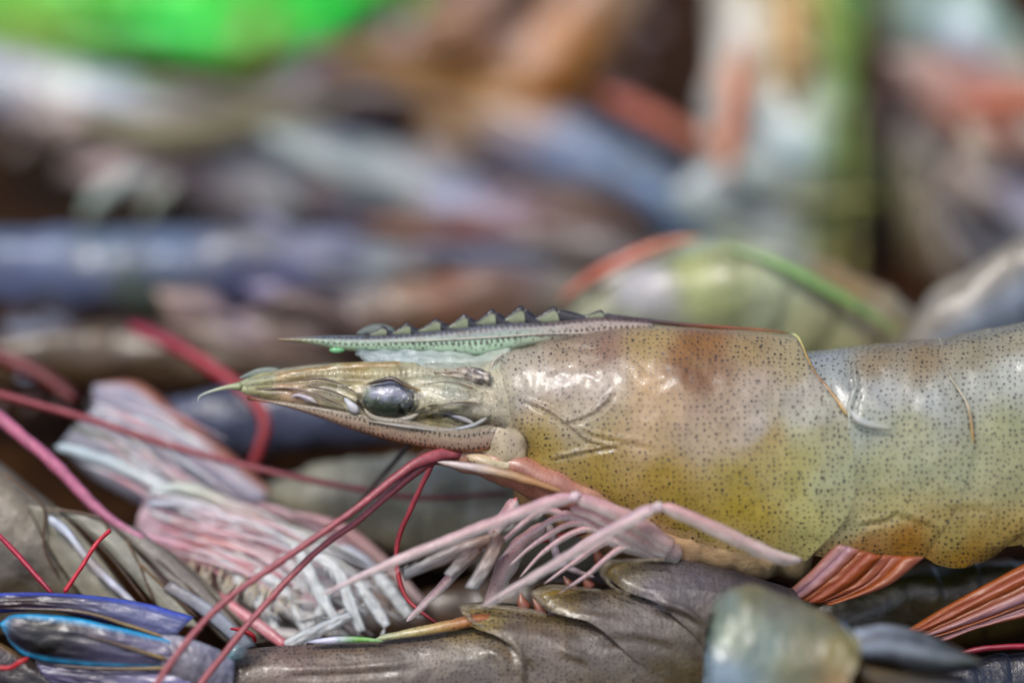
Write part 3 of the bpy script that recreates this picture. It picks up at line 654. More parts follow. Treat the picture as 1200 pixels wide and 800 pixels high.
    # the two long antennae of the sharp shrimp
    def acord(u, a): 
        return c('9A545A')*(.8+.2*math.cos(a*2)) if math.cos(a) > -.2 else c('9E6444')
    T.part('antenna', tube([(545, 530, -40, 7), (515, 533, -52, 8), (497, 539, -60, 7), (476, 550, -66, 5.5), (410, 601, -82, 4.2), (340, 650, -98, 4.0), (270, 699, -115, 4.0), (225, 744, -130, 4.0), (180, 806, -150, 3.9), (120, 900, -175, 3.5)], 90, 8, fn=acord), ANTM)
    T.part('antenna', tube([(535, 534, -36, 8), (508, 538, -46, 8), (492, 548, -52, 6), (464, 572, -58, 4.4), (419, 610, -66, 4.0), (365, 651, -78, 4.0), (300, 720, -96, 4.0), (261, 768, -112, 4.0), (230, 808, -126, 3.9), (170, 900, -150, 3.5)], 90, 8, fn=acord), ANTM)
    T.part('feeler', tube([(509, 545, -30, 3), (503, 551, -30, 3.2), (482, 595, -20, 3.2), (467, 631, -14, 3.2), (465, 664, -14, 3), (473, 694, -18, 2.8), (488, 712, -24, 2.6), (512, 730, -34, 2.4)], 50, 8, cols=[c('A85058'), c('98303A'), c('8C2028')]), ANTM)
    return T
hero()

# ------------------------------------------------------------------ the darker shrimp below, belly up, tail to the left
def lower():
    T = Thing('shrimp', 'dark shrimp lying belly up along the bottom edge, blue tail fan to the left', 'shrimp', (640, 800, -20), 'raw shrimps in the heap')
    pg = anchors([(290, 775, '6A6058'), (340, 785, '70645E'), (420, 775, '685E56'), (500, 765, '726A64'), (480, 790, '5E5650'), (570, 755, '726A60'), (560, 790, '66605C'), (562, 724, '7E7252'), (576, 728, '7A7058'),
                  (640, 750, '706862'), (700, 760, '625C58'), (646, 699, '807048'), (664, 704, '786C54'), (600, 735, '726A64'), (700, 712, '6A6460'), (740, 720, '6A6462'), (800, 740, '5A544C'), (800, 790, '544C3C'), (716, 670, '7A6C48'), (730, 676, '706A60'), (760, 690, '5E5A5E'), (800, 690, '545054'), (880, 700, '4A464A'), (700, 790, '625A50'), (640, 790, '726A64')], s=8, warp=12, amp=.25, con=1.4, gain=.84)
    rd = ridges([([(600, 748), (611, 770), (613, 800)], 3, 4, 4), ([(770, 706), (800, 714), (820, 726)], 4, 4, 3), ([(655, 760), (690, 772)], 2.5, 5, 2), ([(330, 786), (420, 782), (480, 776)], 2, 4, 2), ([(690, 745), (740, 740), (800, 752)], 2, 6, 2), ([(570, 762), (585, 770), (592, 790)], 3, 5, 2)])
    dp = lambda x, y: 1.1*rd(x, y) + 1.6*nz(x*.02, y*.03, 2) + .6*nz(x*.07, y*.09, 5)
    def seg(keel, free, left, right, wd, d0=-20, name='abdomen_segment'):
        return T.part(name, coons(keel, free, left, right, width=lambda x: wd, nu=70, nv=50, phimax=.84, d0=d0, fn=pg, disp=dp, lip=.3), SHELL_LOW)
    seg([(252, 870), (400, 872), (640, 870)], [(262, 772), (300, 759), (440, 750), (545, 738), (620, 732)], [(252, 870), (252, 815), (262, 772)], [(640, 870), (646, 800), (620, 732)], 60)
    a = seg([(622, 885), (700, 888), (790, 885)], [(541, 715), (562, 711), (605, 713), (650, 721), (730, 725)], [(622, 885), (614, 810), (608, 768), (585, 746), (552, 733), (541, 715)], [(790, 885), (780, 800), (730, 725)], 63)
    b = seg([(772, 890), (820, 892), (890, 890)], [(623, 696), (642, 689), (704, 691), (760, 688), (800, 690)], [(772, 890), (764, 797), (737, 767), (694, 730), (655, 719), (623, 696)], [(890, 890), (860, 780), (800, 690)], 66)
    cc = seg([(850, 890), (900, 892), (1000, 890)], [(704, 671), (716, 660), (782, 655), (850, 666), (930, 690)], [(850, 890), (838, 780), (778, 712), (736, 693), (704, 671)], [(1000, 890), (990, 780), (930, 690)], 69)
    # pale spiky membranes at the segment tips
    def film(par, A, B, col='B0A490', a_=.6, d=-72):
        T.part('side_membrane', blade([(x, y, d) for x, y in A], [(x, y, d) for x, y in B], 22, 7, thick=2.2, dome=1, wav=6, seed=A[0][0], fn=lambda u, t: A4(col, a_*(.6+.6*nz(u*9+A[0][0], t*3, 1)))), CLEAR, par)
    film(a, [(536, 711), (556, 707), (600, 709), (640, 717)], [(546, 716), (562, 714), (600, 716), (640, 722)])
    film(a, [(538, 713), (548, 726), (566, 738)], [(548, 714), (556, 726), (570, 734)])
    film(b, [(620, 694), (640, 685), (672, 686), (705, 690)], [(632, 699), (648, 692), (672, 691), (705, 693)], d=-76)
    film(b, [(622, 696), (636, 712), (660, 722)], [(634, 698), (645, 712), (664, 717)], d=-78)
    film(cc, [(700, 669), (714, 656), (740, 654), (780, 653)], [(708, 674), (718, 662), (740, 659), (780, 657)], d=-80)
    film(cc, [(701, 671), (716, 688), (736, 698)], [(710, 674), (722, 688), (740, 694)], d=-82)
    for (x, y, s) in ((612, 706, 1), (632, 712, 0), (688, 681, 1), (668, 686, 0), (700, 650, 1)):
        T.part('swimmeret_stub', tube([(x+6, y+10, -50, 8), (x, y, -50, 6), (x-8+6*s, y-12, -48, 1.2)], 12, 8, flat=.6, cols=[c('6A4434'), c('8A5A48'), c('A07C6C')]), LEGM)
    T.part('belly_strip', tube([(440, 748, -64, 3), (500, 738, -66, 6), (560, 726, -60, 7), (600, 722, -50, 4)], 24, 10, cols=[c('98A084'), c('A89A70'), c('A07048'), c('8A4A3C')]), HEADM)
    T.part('belly_strip', tube([(360, 752, -66, 2), (390, 750, -68, 4.5), (420, 749, -68, 3.5), (450, 751, -68, 2)], 18, 8, cols=[c('A0A0B0'), c('B0B0C0'), c('6E9A54'), c('8AA07C')]), HEADM)
    T.part('belly', tube([(300, 800, -20, 24), (560, 770, -10, 30), (760, 720, 0, 40), (930, 740, 0, 46)], 24, 14, cols=[c('4A3A2E'), c('5A3A2C'), c('4A342C')]), BODY)
    # tail fan, iridescent blue
    def fan(A, B, base, rimc, core, name='uropod', rw=.16, dm=7, seed=0, tipu=None):
        def fn(u, t):
            e = min(t, 1-t)*2
            if tipu: e = min(e, u*3.2)
            f = max(0, 1-e/rw) if e < rw else 0
            k = math.exp(-((u-.3)/.36)**2)*min(1, e*3)
            col = c(base)*(1-k) + c(core)*k
            col = col*(1+.25*math.sin(t*22+seed)*.4)
            col = col*(1-f) + c(rimc)*f
            return np.append(col, .97)
        return T.part(name, blade(A, B, 40, 19, dome=dm, thick=4, fn=fn, wav=2.5, seed=seed), FANM)
    fan([(-60, 700, -60), (0, 694, -66), (80, 695, -70), (160, 704, -74), (228, 722, -78)], [(-60, 725, -60), (0, 718, -66), (60, 716, -72), (120, 728, -76), (200, 752, -80)], '6A6E90', '3A54B4', '3A2C30', rw=.5, seed=1)
    fan([(1, 729, -92), (20, 719, -92), (80, 722, -94), (130, 732, -94), (205, 750, -92)], [(1, 731, -92), (14, 756, -92), (40, 772, -92), (110, 781, -94), (205, 782, -92)], '6C6880', '34B0DC', '120C0E', rw=.30, seed=2, tipu=True)
    fan([(40, 772, -78), (90, 779, -82), (150, 780, -84), (220, 778, -86)], [(60, 800, -76), (110, 812, -80), (180, 824, -84), (240, 812, -86)], '8480A0', '6A5A3C', '5A5468', rw=.3, seed=3)
    fan([(-40, 740, -66), (0, 752, -66), (60, 784, -70), (150, 800, -74), (230, 800, -80)], [(-60, 790, -60), (-10, 830, -64), (60, 850, -70), (150, 850, -74), (240, 830, -80)], '504650', '7A6030', '2A2024', rw=.2, seed=4)
    fan([(190, 742, -88), (215, 745, -90), (250, 757, -86), (275, 770, -80)], [(190, 790, -88), (215, 800, -90), (245, 812, -86), (270, 815, -80)], '908E9C', 'A0A0A8', '8C8890', name='telson', rw=.2, dm=10, seed=5)
    T.part('fan_joint', tube([(262, 772, -78, 6), (275, 764, -82, 9), (290, 766, -84, 7)], 12, 8, cols=[c('7A93A0'), c('86A0A8'), c('8A8A84')]), HEADM)
    # ribs of the fan
    for pts in ([(0, 712, -74), (90, 716, -84), (150, 732, -86), (198, 748, -88)], [(96, 742, -104), (130, 752, -106), (196, 772, -104)], [(60, 779, -96), (130, 783, -98), (215, 782, -96)]):
        T.part('fan_rib', tube([(x, y, d, r) for (x, y, d), r in zip(pts, (1, 2.4, 2.6, 2))], 24, 6, cols=[c('3A2A34'), c('5A4A3A'), c('8A7850')]), DARKM)
lower()

# ------------------------------------------------------------------ greenish tail end in the lower right corner
def corner():
    T = Thing('shrimp', 'glassy pale green shrimp tail end poking up in the lower right foreground', 'shrimp', (920, 830, -170), 'raw shrimps in the heap')
    pg = anchors([(850, 700, '9AA8A0'), (880, 692, '8C8868'), (920, 710, '8C8878'), (960, 740, '8C8A70'), (990, 770, '9A9060'), (860, 740, '8E9A84'), (900, 760, '8A9C94'), (850, 790, '9AAEBC'), (930, 790, '8A8A68'), (980, 800, '9A7E4A')], s=10, amp=.25, gain=.6)  # pale blue at lower left paints in the shell's reflection
    T.part('abdomen_segment', coons(keel=[(836, 716), (842, 704), (858, 691), (885, 687), (915, 698), (955, 714), (984, 729), (1001, 748)], free=[(826, 900), (880, 905), (930, 900), (985, 840), (985, 815)],
           left=[(836, 716), (834, 800), (826, 900)], right=[(1001, 748), (1006, 770), (985, 815)], width=lambda x: 68, nu=60, nv=60, phimax=.62, d0=-130, fn=pg,
           disp=lambda x, y: 5*nz(x*.02, y*.02, 3)+1.6*nz(x*.08, y*.08, 2)), GLASSY)
    T.part('segment_rim', tube([(984, 728, -134, 2), (1001, 750, -150, 3), (1005, 768, -165, 3.2), (996, 792, -178, 3), (985, 815, -185, 2)], 22, 8, cols=[c('4A7AA0'), c('A0986A'), c('A88A48'), c('A06A4A')]), DARKM)
    def fn(u, t): return np.append((c('A8B0BC')*(1-u)+c('46483C')*u)*(.65+.35*math.cos(t*10+2*u)+.3*nz(u*8, t*5, 4)), .95)
    T.part('telson', blade([(1000, 736, -130), (1040, 731, -126), (1075, 738, -122), (1115, 754, -115), (1150, 772, -108)], [(1000, 772, -130), (1040, 776, -126), (1075, 786, -122), (1115, 788, -115), (1150, 778, -108)], 30, 11, dome=9, thick=8, fn=fn), FANM)
    T.part('uropod', blade([(1005, 775, -120), (1060, 785, -110), (1130, 790, -100)], [(1005, 800, -120), (1060, 830, -110), (1130, 830, -100)], 22, 9, dome=6, thick=6, cols=[A4('6A5A40'), A4('4A4438'), A4('2E2C34')]), FANM)
    T.part('swimmeret', blade([(985, 790, -150), (1000, 800, -140), (1012, 830, -130)], [(970, 815, -150), (980, 830, -140), (990, 850, -130)], 12, 7, thick=6, cols=[A4('A07A5A'), A4('8A5A40')]), LEGM)
DOFF = -60
corner()
DOFF = 0

# ------------------------------------------------------------------ grey tail fan at the left
def greyfan():
    T = Thing('shrimp', 'grey olive shrimp with dark lined tail fan and white midrib at the left edge', 'shrimp', (60, 700, 30), 'raw shrimps in the heap')
    pg = anchors([(0, 580, '7E7668'), (40, 640, '6C6456'), (20, 680, '4A4034'), (90, 620, '8A8676'), (-60, 600, '6A6054')], s=14, amp=.2)
    T.part('abdomen_segment', coons(keel=[(-120, 500), (-40, 520), (10, 552), (60, 596)], free=[(-120, 720), (-40, 740), (30, 740), (95, 715)], left=[(-120, 500), (-130, 610), (-120, 720)], right=[(60, 596), (80, 650), (95, 715)],
           width=lambda x: 50, nu=40, nv=36, phimax=.8, d0=60, fn=pg, disp=lambda x, y: 3*nz(x*.03, y*.03, 3)), BODY)
    def fan(A, B, cl, al=.95, dm=4, seed=0, name='uropod'):
        g = T.part(name, blade(A, B, 26, 11, dome=dm, thick=4, wav=2, seed=seed, fn=lambda u, t: np.append(c(cl)*(1+.12*math.sin(t*14+seed)) if min(t, 1-t) > .06 else c('4E3A20'), al)), FANM)
        return g
    def rib(pts, col='5A4222', r=1.8, par=None):
        T.part('fan_rib', tube([(x, y, d, r) for x, y, d in pts], 22, 6, cols=[c(col), c('4A3420')]), DARKM, par)
    fan([(30, 590, 14), (60, 650, 10), (110, 720, 0)], [(70, 596, 10), (110, 640, 6), (165, 712, -4)], '8E8A7C', seed=1)
    fan([(60, 594, 10), (120, 640, 2), (200, 730, -12)], [(118, 604, 6), (160, 645, -2), (240, 738, -14)], '98968A', seed=2)
    fan([(112, 606, 14), (165, 650, 4), (262, 752, -14)], [(160, 618, 12), (225, 670, 2), (305, 760, -16)], '847E76', seed=3)
    fan([(135, 622, 22), (190, 650, 14), (300, 750, -6)], [(175, 640, 24), (225, 668, 18), (312, 745, 0)], '7A7468', seed=4)
    rib([(0, 550, 6), (30, 574, 2), (52, 597, 0), (52, 640, 0), (70, 680, 0)]); rib([(52, 597, 0), (90, 600, 0), (118, 608, -2), (130, 624, -4)])
    rib([(66, 615, -4), (110, 662, -10), (150, 706, -18)], '6A4A20'); rib([(90, 612, -4), (132, 655, -10), (172, 706, -18)], '3E3020')
    rib([(147, 630, -2), (165, 665, -8), (182, 708, -16)]); rib([(162, 658, -8), (195, 690, -14), (232, 724, -20)], '6E5020'); rib([(178, 650, 0), (240, 705, -10), (300, 762, -18)], '4E4030')
    T.part('telson_ridge', tube([(57, 604, -12, 3), (63, 611, -14, 6.5), (80, 625, -16, 4.5), (110, 663, -20, 5), (160, 710, -28, 4.5)], 34, 10, cols=[c('C8CCD4'), c('D0D4DC'), c('ACA4A0'), c('D4D4DC'), c('C8C8D0')]), PALE)
    T.part('uropod', blade([(200, 680, -16), (250, 710, -22), (300, 755, -26)], [(190, 690, -16), (240, 724, -22), (285, 765, -26)], 16, 7, thick=5, cols=[A4('848080'), A4('9A9EA8'), A4('8C929C')]), FANM)
DOFF = 30
greyfan()
DOFF = 0

# ------------------------------------------------------------------ the white and pink tangle of legs at the left
def tangle():
    T = Thing('shrimp', 'shrimp showing its tangle of white and pink legs left of the sharp shrimp', 'shrimp', (300, 740, 80), 'raw shrimps in the heap')
    T.part('carapace', coons(keel=[(170, 580), (250, 596), (360, 640), (500, 700)], free=[(190, 690), (260, 735), (380, 775), (500, 785)], left=[(170, 580), (160, 630), (190, 690)], right=[(500, 700), (520, 740), (500, 785)],
           width=lambda x: 34, nu=60, nv=40, d0=110, fn=anchors([(200, 620, 'B4A0A8'), (260, 640, 'BC8C84'), (300, 700, 'B0A8A0'), (350, 690, 'B4AEA8'), (430, 720, 'AAA4A0'), (440, 690, 'A08C84'), (480, 740, '8A7468')], s=15, amp=.3), disp=lambda x, y: 5*nz((x-y*.8)*.02, (x*.8+y)*.09, 3)), FLESH)
    def scale(A, B, col, rim, al, seed):
        T.part('antennal_scale', blade(A, B, 30, 13, dome=8, thick=5, wav=4, seed=seed, fn=lambda u, t: np.append(c(col)*(1+.1*math.sin(t*11+u*5)) if t > .14 else c(rim), al)), PALE)
    scale([(112, 449, 150), (162, 447, 150), (212, 484, 145), (268, 528, 135), (320, 575, 125)], [(108, 458, 150), (118, 500, 150), (150, 545, 145), (215, 590, 135), (280, 610, 125)], 'C4C0CC', 'C08874', .62, 1)
    scale([(120, 470, 140), (165, 490, 135), (240, 560, 125)], [(70, 520, 140), (110, 560, 135), (200, 610, 125)], 'C0BEC6', 'C0BCC0', .6, 2)
    rs3 = np.random.RandomState(11)
    pal = ['E4E8E8', 'ECE8E8', 'E0BCC0', 'D8A0A8', 'ECD8D8', 'E4E4DC', 'D48C80', 'DCB0B4']
    for i in range(90):
        f = rs3.uniform(0, 1); x0 = 175+rs3.uniform(-15, 60)+f*40; y0 = 575+f*75+rs3.uniform(-8, 8)
        x1 = x0+rs3.uniform(120, 220); y1 = min(757, y0+rs3.uniform(60, 125)); d0_ = 62-f*40-rs3.uniform(0, 14); rr = rs3.uniform(.9, 2.8)
        cx, cy = (x0+x1)/2+rs3.uniform(-6, 14), (y0+y1)/2-rs3.uniform(4, 20)
        cl = pal[rs3.randint(len(pal))]; c2 = pal[rs3.randint(6)]
        T.part('leg_strand', tube([(x0, y0, d0_+8, rr*.5), ((x0+cx)/2, (y0+cy)/2-3, d0_, rr), (cx, cy, d0_-6, rr*1.1), (x1, y1, d0_-30, rr*.3)], 26, 7, flat=.6, cols=[np.append(c(cl), .8), np.append(c(c2), .85), np.append(c('D4D4D4'), .7)]), PALE)
    for i in range(34):
        f = rs3.uniform(0, 1); x0 = 85+rs3.uniform(0, 90); y0 = 470+f*80+rs3.uniform(-10, 10); x1 = x0+rs3.uniform(70, 150); y1 = y0+rs3.uniform(40, 95); rr = rs3.uniform(.9, 2.6)
        T.part('leg_strand', tube([(x0, y0, 70, rr*.4), (x0*.6+x1*.4, y0*.6+y1*.4-rs3.uniform(2, 9), 64, rr), (x1, y1, 58, rr*.5)], 20, 6, flat=.6, cols=[np.append(c('E8ECEC'), .6), np.append(c(pal[rs3.randint(6)]), .7), np.append(c('E8DCDC'), .6)]), PALE)
    W, P_, O_ = 'E4E8E8', 'D8B0BA', 'C8705A'
    def leg(pts, cols, m=PALE, flat=.7, n=34, name='walking_leg'):
        T.part(name, tube(pts, n, 10, flat=flat, cols=[c(x) for x in cols]), m)
    leg([(64, 523, 70, 4), (76, 525, 70, 6.5), (105, 533, 68, 6.5), (150, 551, 66, 7), (190, 571, 64, 7), (222, 588, 62, 5)], ['BFCCD0', 'C4D0D4', W, 'C8CCC8'])
    leg([(84, 500, 90, 4), (129, 516, 88, 6), (150, 535, 86, 6), (165, 556, 84, 4)], ['A8AC9C', 'B0B098', 'A8A87C'])
    leg([(172, 578, 60, 3), (217, 572, 58, 9), (280, 597, 50, 9), (342, 634, 40, 8), (382, 668, 30, 7), (430, 722, 16, 5)], ['C0C8C8', 'BCC0B4', 'C0B0AC', 'C09A94', 'C4C0C0', W], n=50)
    leg([(170, 590, 52, 4), (220, 592, 48, 6), (270, 615, 42, 6), (330, 650, 34, 6), (372, 700, 22, 5)], ['A8B0BC', 'C0BCC0', P_, 'C48A90', 'C8C0C0'], n=44)
    leg([(205, 590, 58, 4), (255, 612, 50, 6), (320, 645, 40, 6), (350, 670, 34, 4)], ['B88A94', 'C0838C', 'C07A84', 'C0A0A4'], LEGM)
    leg([(225, 600, 60, 5), (262, 620, 52, 11), (290, 645, 46, 9), (320, 672, 40, 4)], ['B06A70', 'B4553E', 'B46048', 'B88078'], LEGM)
    leg([(160, 628, 40, 4), (200, 636, 38, 6), (250, 650, 34, 6), (300, 664, 30, 4)], ['B890A0', 'C09CA8', 'BE8C84', 'C0A090'], LEGM)
    leg([(190, 600, 60, 4), (225, 625, 56, 8), (240, 650, 50, 6)], ['A8B4C4', 'B4BCC8', 'A8B0BC'])
    leg([(340, 600, 60, 4), (400, 620, 56, 8), (450, 660, 50, 8), (500, 712, 40, 6)], ['9A8084', 'A88484', 'A89490', 'A89A98'], LEGM)
    leg([(300, 590, 70, 5), (360, 612, 66, 7), (430, 650, 60, 7)], ['A88A90', 'B8A4A8', 'A8848A'], LEGM)
    leg([(395, 640, 40, 3), (415, 646, 36, 5), (440, 668, 30, 5), (462, 690, 24, 3)], ['C0C4CC', 'B8BCC8', 'B0B0B8'])
    def strap(pts, seed, col='ECEEEC', wd=7.5, hairs=True):
        Q = spline(pts, 12); Tg = np.gradient(Q[:, :2], axis=0); Tg /= np.linalg.norm(Tg, axis=1)[:, None]
        nn = np.stack([-Tg[:, 1], Tg[:, 0]], 1)
        wv = wd*np.interp(np.linspace(0, 1, 12), [0, .2, .8, 1], [.6, 1, .95, .7])*(1+.25*np.array([nz(i*.6, seed, 2) for i in range(12)]))
        A_ = [(*(Q[i, :2]+nn[i]*wv[i]), Q[i, 2]) for i in range(12)]; B_ = [(*(Q[i, :2]-nn[i]*wv[i]), Q[i, 2]) for i in range(12)]
        o = T.part('leg_paddle', blade(A_, B_, 30, 11, dome=3, thick=4.5, wav=4, seed=seed, fn=lambda u, t: np.append(c(col)*(.94+.06*math.cos(t*14+seed)), .72)), PALE)
        rs2 = np.random.RandomState(seed+50)
        for h in range(4 if hairs else 0):
            i = rs2.randint(2, 12); sd_ = rs2.choice([-1, 1]); p = Q[i, :2]+nn[i]*wv[i]*sd_*.8; e = p+nn[i]*sd_*rs2.uniform(5, 11)+Tg[i]*rs2.uniform(6, 16)
            T.part('leg_hair', tube([(p[0], p[1], Q[i, 2]-2, 1), ((p[0]+e[0])/2+rs2.uniform(-2, 2), (p[1]+e[1])/2, Q[i, 2]-5, .9), (e[0], e[1], Q[i, 2]-5, .4)], 8, 5, cols=[c('C8C8C4'), c('CCCCCC')]), PALE, o)
    # white straps in front
    strap([(344, 636, -10), (352, 650, -14), (372, 690, -20), (394, 728, -28)], 1)
    strap([(364, 650, -14), (380, 656, -18), (398, 674, -22), (410, 706, -28), (424, 740, -36)], 2)
    strap([(418, 680, -20), (432, 700, -26), (454, 734, -36)], 3)
    strap([(412, 720, -40), (395, 728, -42), (360, 744, -48), (334, 756, -52)], 4)
    strap([(300, 668, 4), (330, 690, 0), (352, 724, -8), (362, 750, -16)], 5)
    strap([(275, 676, 12), (300, 700, 6), (318, 730, -4), (330, 752, -12)], 6)
    strap([(385, 690, -6), (376, 716, -10), (360, 736, -16)], 7)
    strap([(330, 650, 20), (350, 676, 14), (366, 716, 4), (372, 745, -4)], 8)
    strap([(436, 668, 6), (456, 690, 0), (480, 722, -8)], 9)
    leg([(250, 692, -6, 4), (262, 704, -10, 7), (300, 730, -26, 7), (336, 757, -44, 6)], ['B4606A', 'C4888E', 'C49498', 'BC7078'], LEGM, flat=.8)
    leg([(300, 700, 6, 5), (340, 715, 0, 10), (380, 735, -10, 9), (410, 748, -20, 5)], ['B0ACA8', 'BCB8B4', 'C0BCB8', 'B4B4B0'], flat=.6)
    leg([(285, 735, 0, 5), (320, 742, -8, 10), (370, 752, -20, 8)], ['B0AAA8', 'BAB6B4', 'B8B4B0'], flat=.6)
    leg([(270, 690, 14, 4), (310, 690, 10, 8), (350, 700, 4, 6)], ['B4A89C', 'BCB4AC', 'B8B4B0'], flat=.6)
    rs = np.random.RandomState(4)
    for i in range(26):
        x = 222 + i*5.2 + rs.uniform(-3, 3); y = 655 + i*1.6 + rs.uniform(-5, 5); L = rs.uniform(16, 34); k = rs.uniform(-10, 6)
        leg([(x, y, 22-i*.5, 1.4), (x+k*.4-4, y+L*.4, 16-i, 1.9), (x+k-6, y+L*.85, 12-i, 1.3), (x+k-2, y+L, 10-i, .5)], ['C0AC98', 'CCC0AC', 'C8C0B4'], n=12, name='leg_hair')
    for i in range(14):
        x = 300 + rs.uniform(0, 120); y = 690 + rs.uniform(-5, 40); a = rs.uniform(-.5, 1.2); L = rs.uniform(14, 34)
        leg([(x, y, -6-rs.uniform(0, 20), 1.6), (x+L*.5*math.cos(a), y+L*.5*math.sin(a)-2, -10-rs.uniform(0, 16), 2.2), (x+L*math.cos(a), y+L*math.sin(a), -12, .5)], ['BCB8B4', 'CCC8C4', 'C8C4C4'], n=12, name='leg_hair')
DOFF = 48
tangle()
DOFF = 0

# ------------------------------------------------------------------ blurred shrimps of the heap
BGA = '''20 55 8A8A90;60 90 A9ADA8;0 110 9AA0A8;120 110 9FA5B0;180 150 A0A3AD;40 130 A89A98;100 165 8C8078;20 210 7A5E54;200 190 B09C98;250 200 B09898;280 175 A9B0B0;270 225 A5807A;330 190 AAB4B0;320 215 A8A2B4;370 215 B89C90;420 190 A4ACA8;480 180 8E9090;430 240 9A9CA8;390 270 8C8CA0;300 260 7A7870;330 160 8A8468;250 130 6E6850;200 90 5A5A44;380 110 6E6478;430 100 71666E;480 60 7A6A68;540 60 8E6A40;560 100 A07A34;520 150 8E6C34;590 40 92786C;480 200 8A8A90;530 225 8A90A0;560 220 8E90A0;590 230 807888;460 265 8C8478;540 270 7E5040;590 260 6E5860;450 315 A4AAA8;520 330 6E4424;480 340 7A5838;580 330 6A5448;400 310 8A8A94;0 280 5E6C84;60 290 66728A;120 290 607080;200 290 66748A;250 300 6A7080;270 330 585C80;330 330 66688A;30 330 7A82A0;100 330 747C98;170 350 6E7A68;230 370 8A7A70;300 350 9A8C90;60 375 75705E;150 385 5C4A3A;330 380 7A685C;420 370 5A4838;480 370 584432;20 400 6A5C44;100 395 60503C;
620 20 A09080;640 40 A87848;620 90 9A6E30;650 90 8A5C28;690 150 5C6474;740 180 6A7888;660 190 687488;700 200 6E7C90;770 230 60748E;800 250 6E86A0;620 200 74707C;640 250 6A5448;700 250 6A5444;760 260 5A4A40;620 300 7A6E6E;660 300 807C74;830 30 C0BAB0;850 50 C8C4BC;840 120 BABAB4;865 110 C09070;855 180 B88468;840 200 A8B0AC;930 40 B09868;940 80 A89870;930 130 B0B4B0;900 130 A4ACA8;920 170 8CA0A8;960 120 A0A494;880 210 A0B0AC;900 240 94989C;960 220 80806E;930 260 8A8C84;995 40 6E9A48;990 100 7A9A54;995 180 7C8A50;1000 260 80804E;1005 320 806848;1020 60 6A5040;1025 120 7A4434;1060 60 6E7C74;1080 110 707A70;1120 40 B0BCC4;1140 70 A8B0B8;1180 30 8CA090;1090 20 8A9C94;1160 110 B46A50;1150 130 B4806A;1190 120 B0A090;1140 150 B8A89C;1150 200 B0A49C;1190 230 78788A;1150 290 605448;1190 300 7C8488;1120 330 6A6050'''
BGA += ';700 350 8A8A78;760 340 9A98A0;820 330 8A9060;900 350 8E9480;960 380 8A8A70;1040 385 7A7060;850 310 8C9070;720 380 8A9080'
BGP = anchors([(float(a), float(b), h) for a, b, h in (x.split() for x in BGA.replace('\n', '').split(';'))], s=9, warp=20, amp=.18, p=2, con=1.15, gain=1.12)
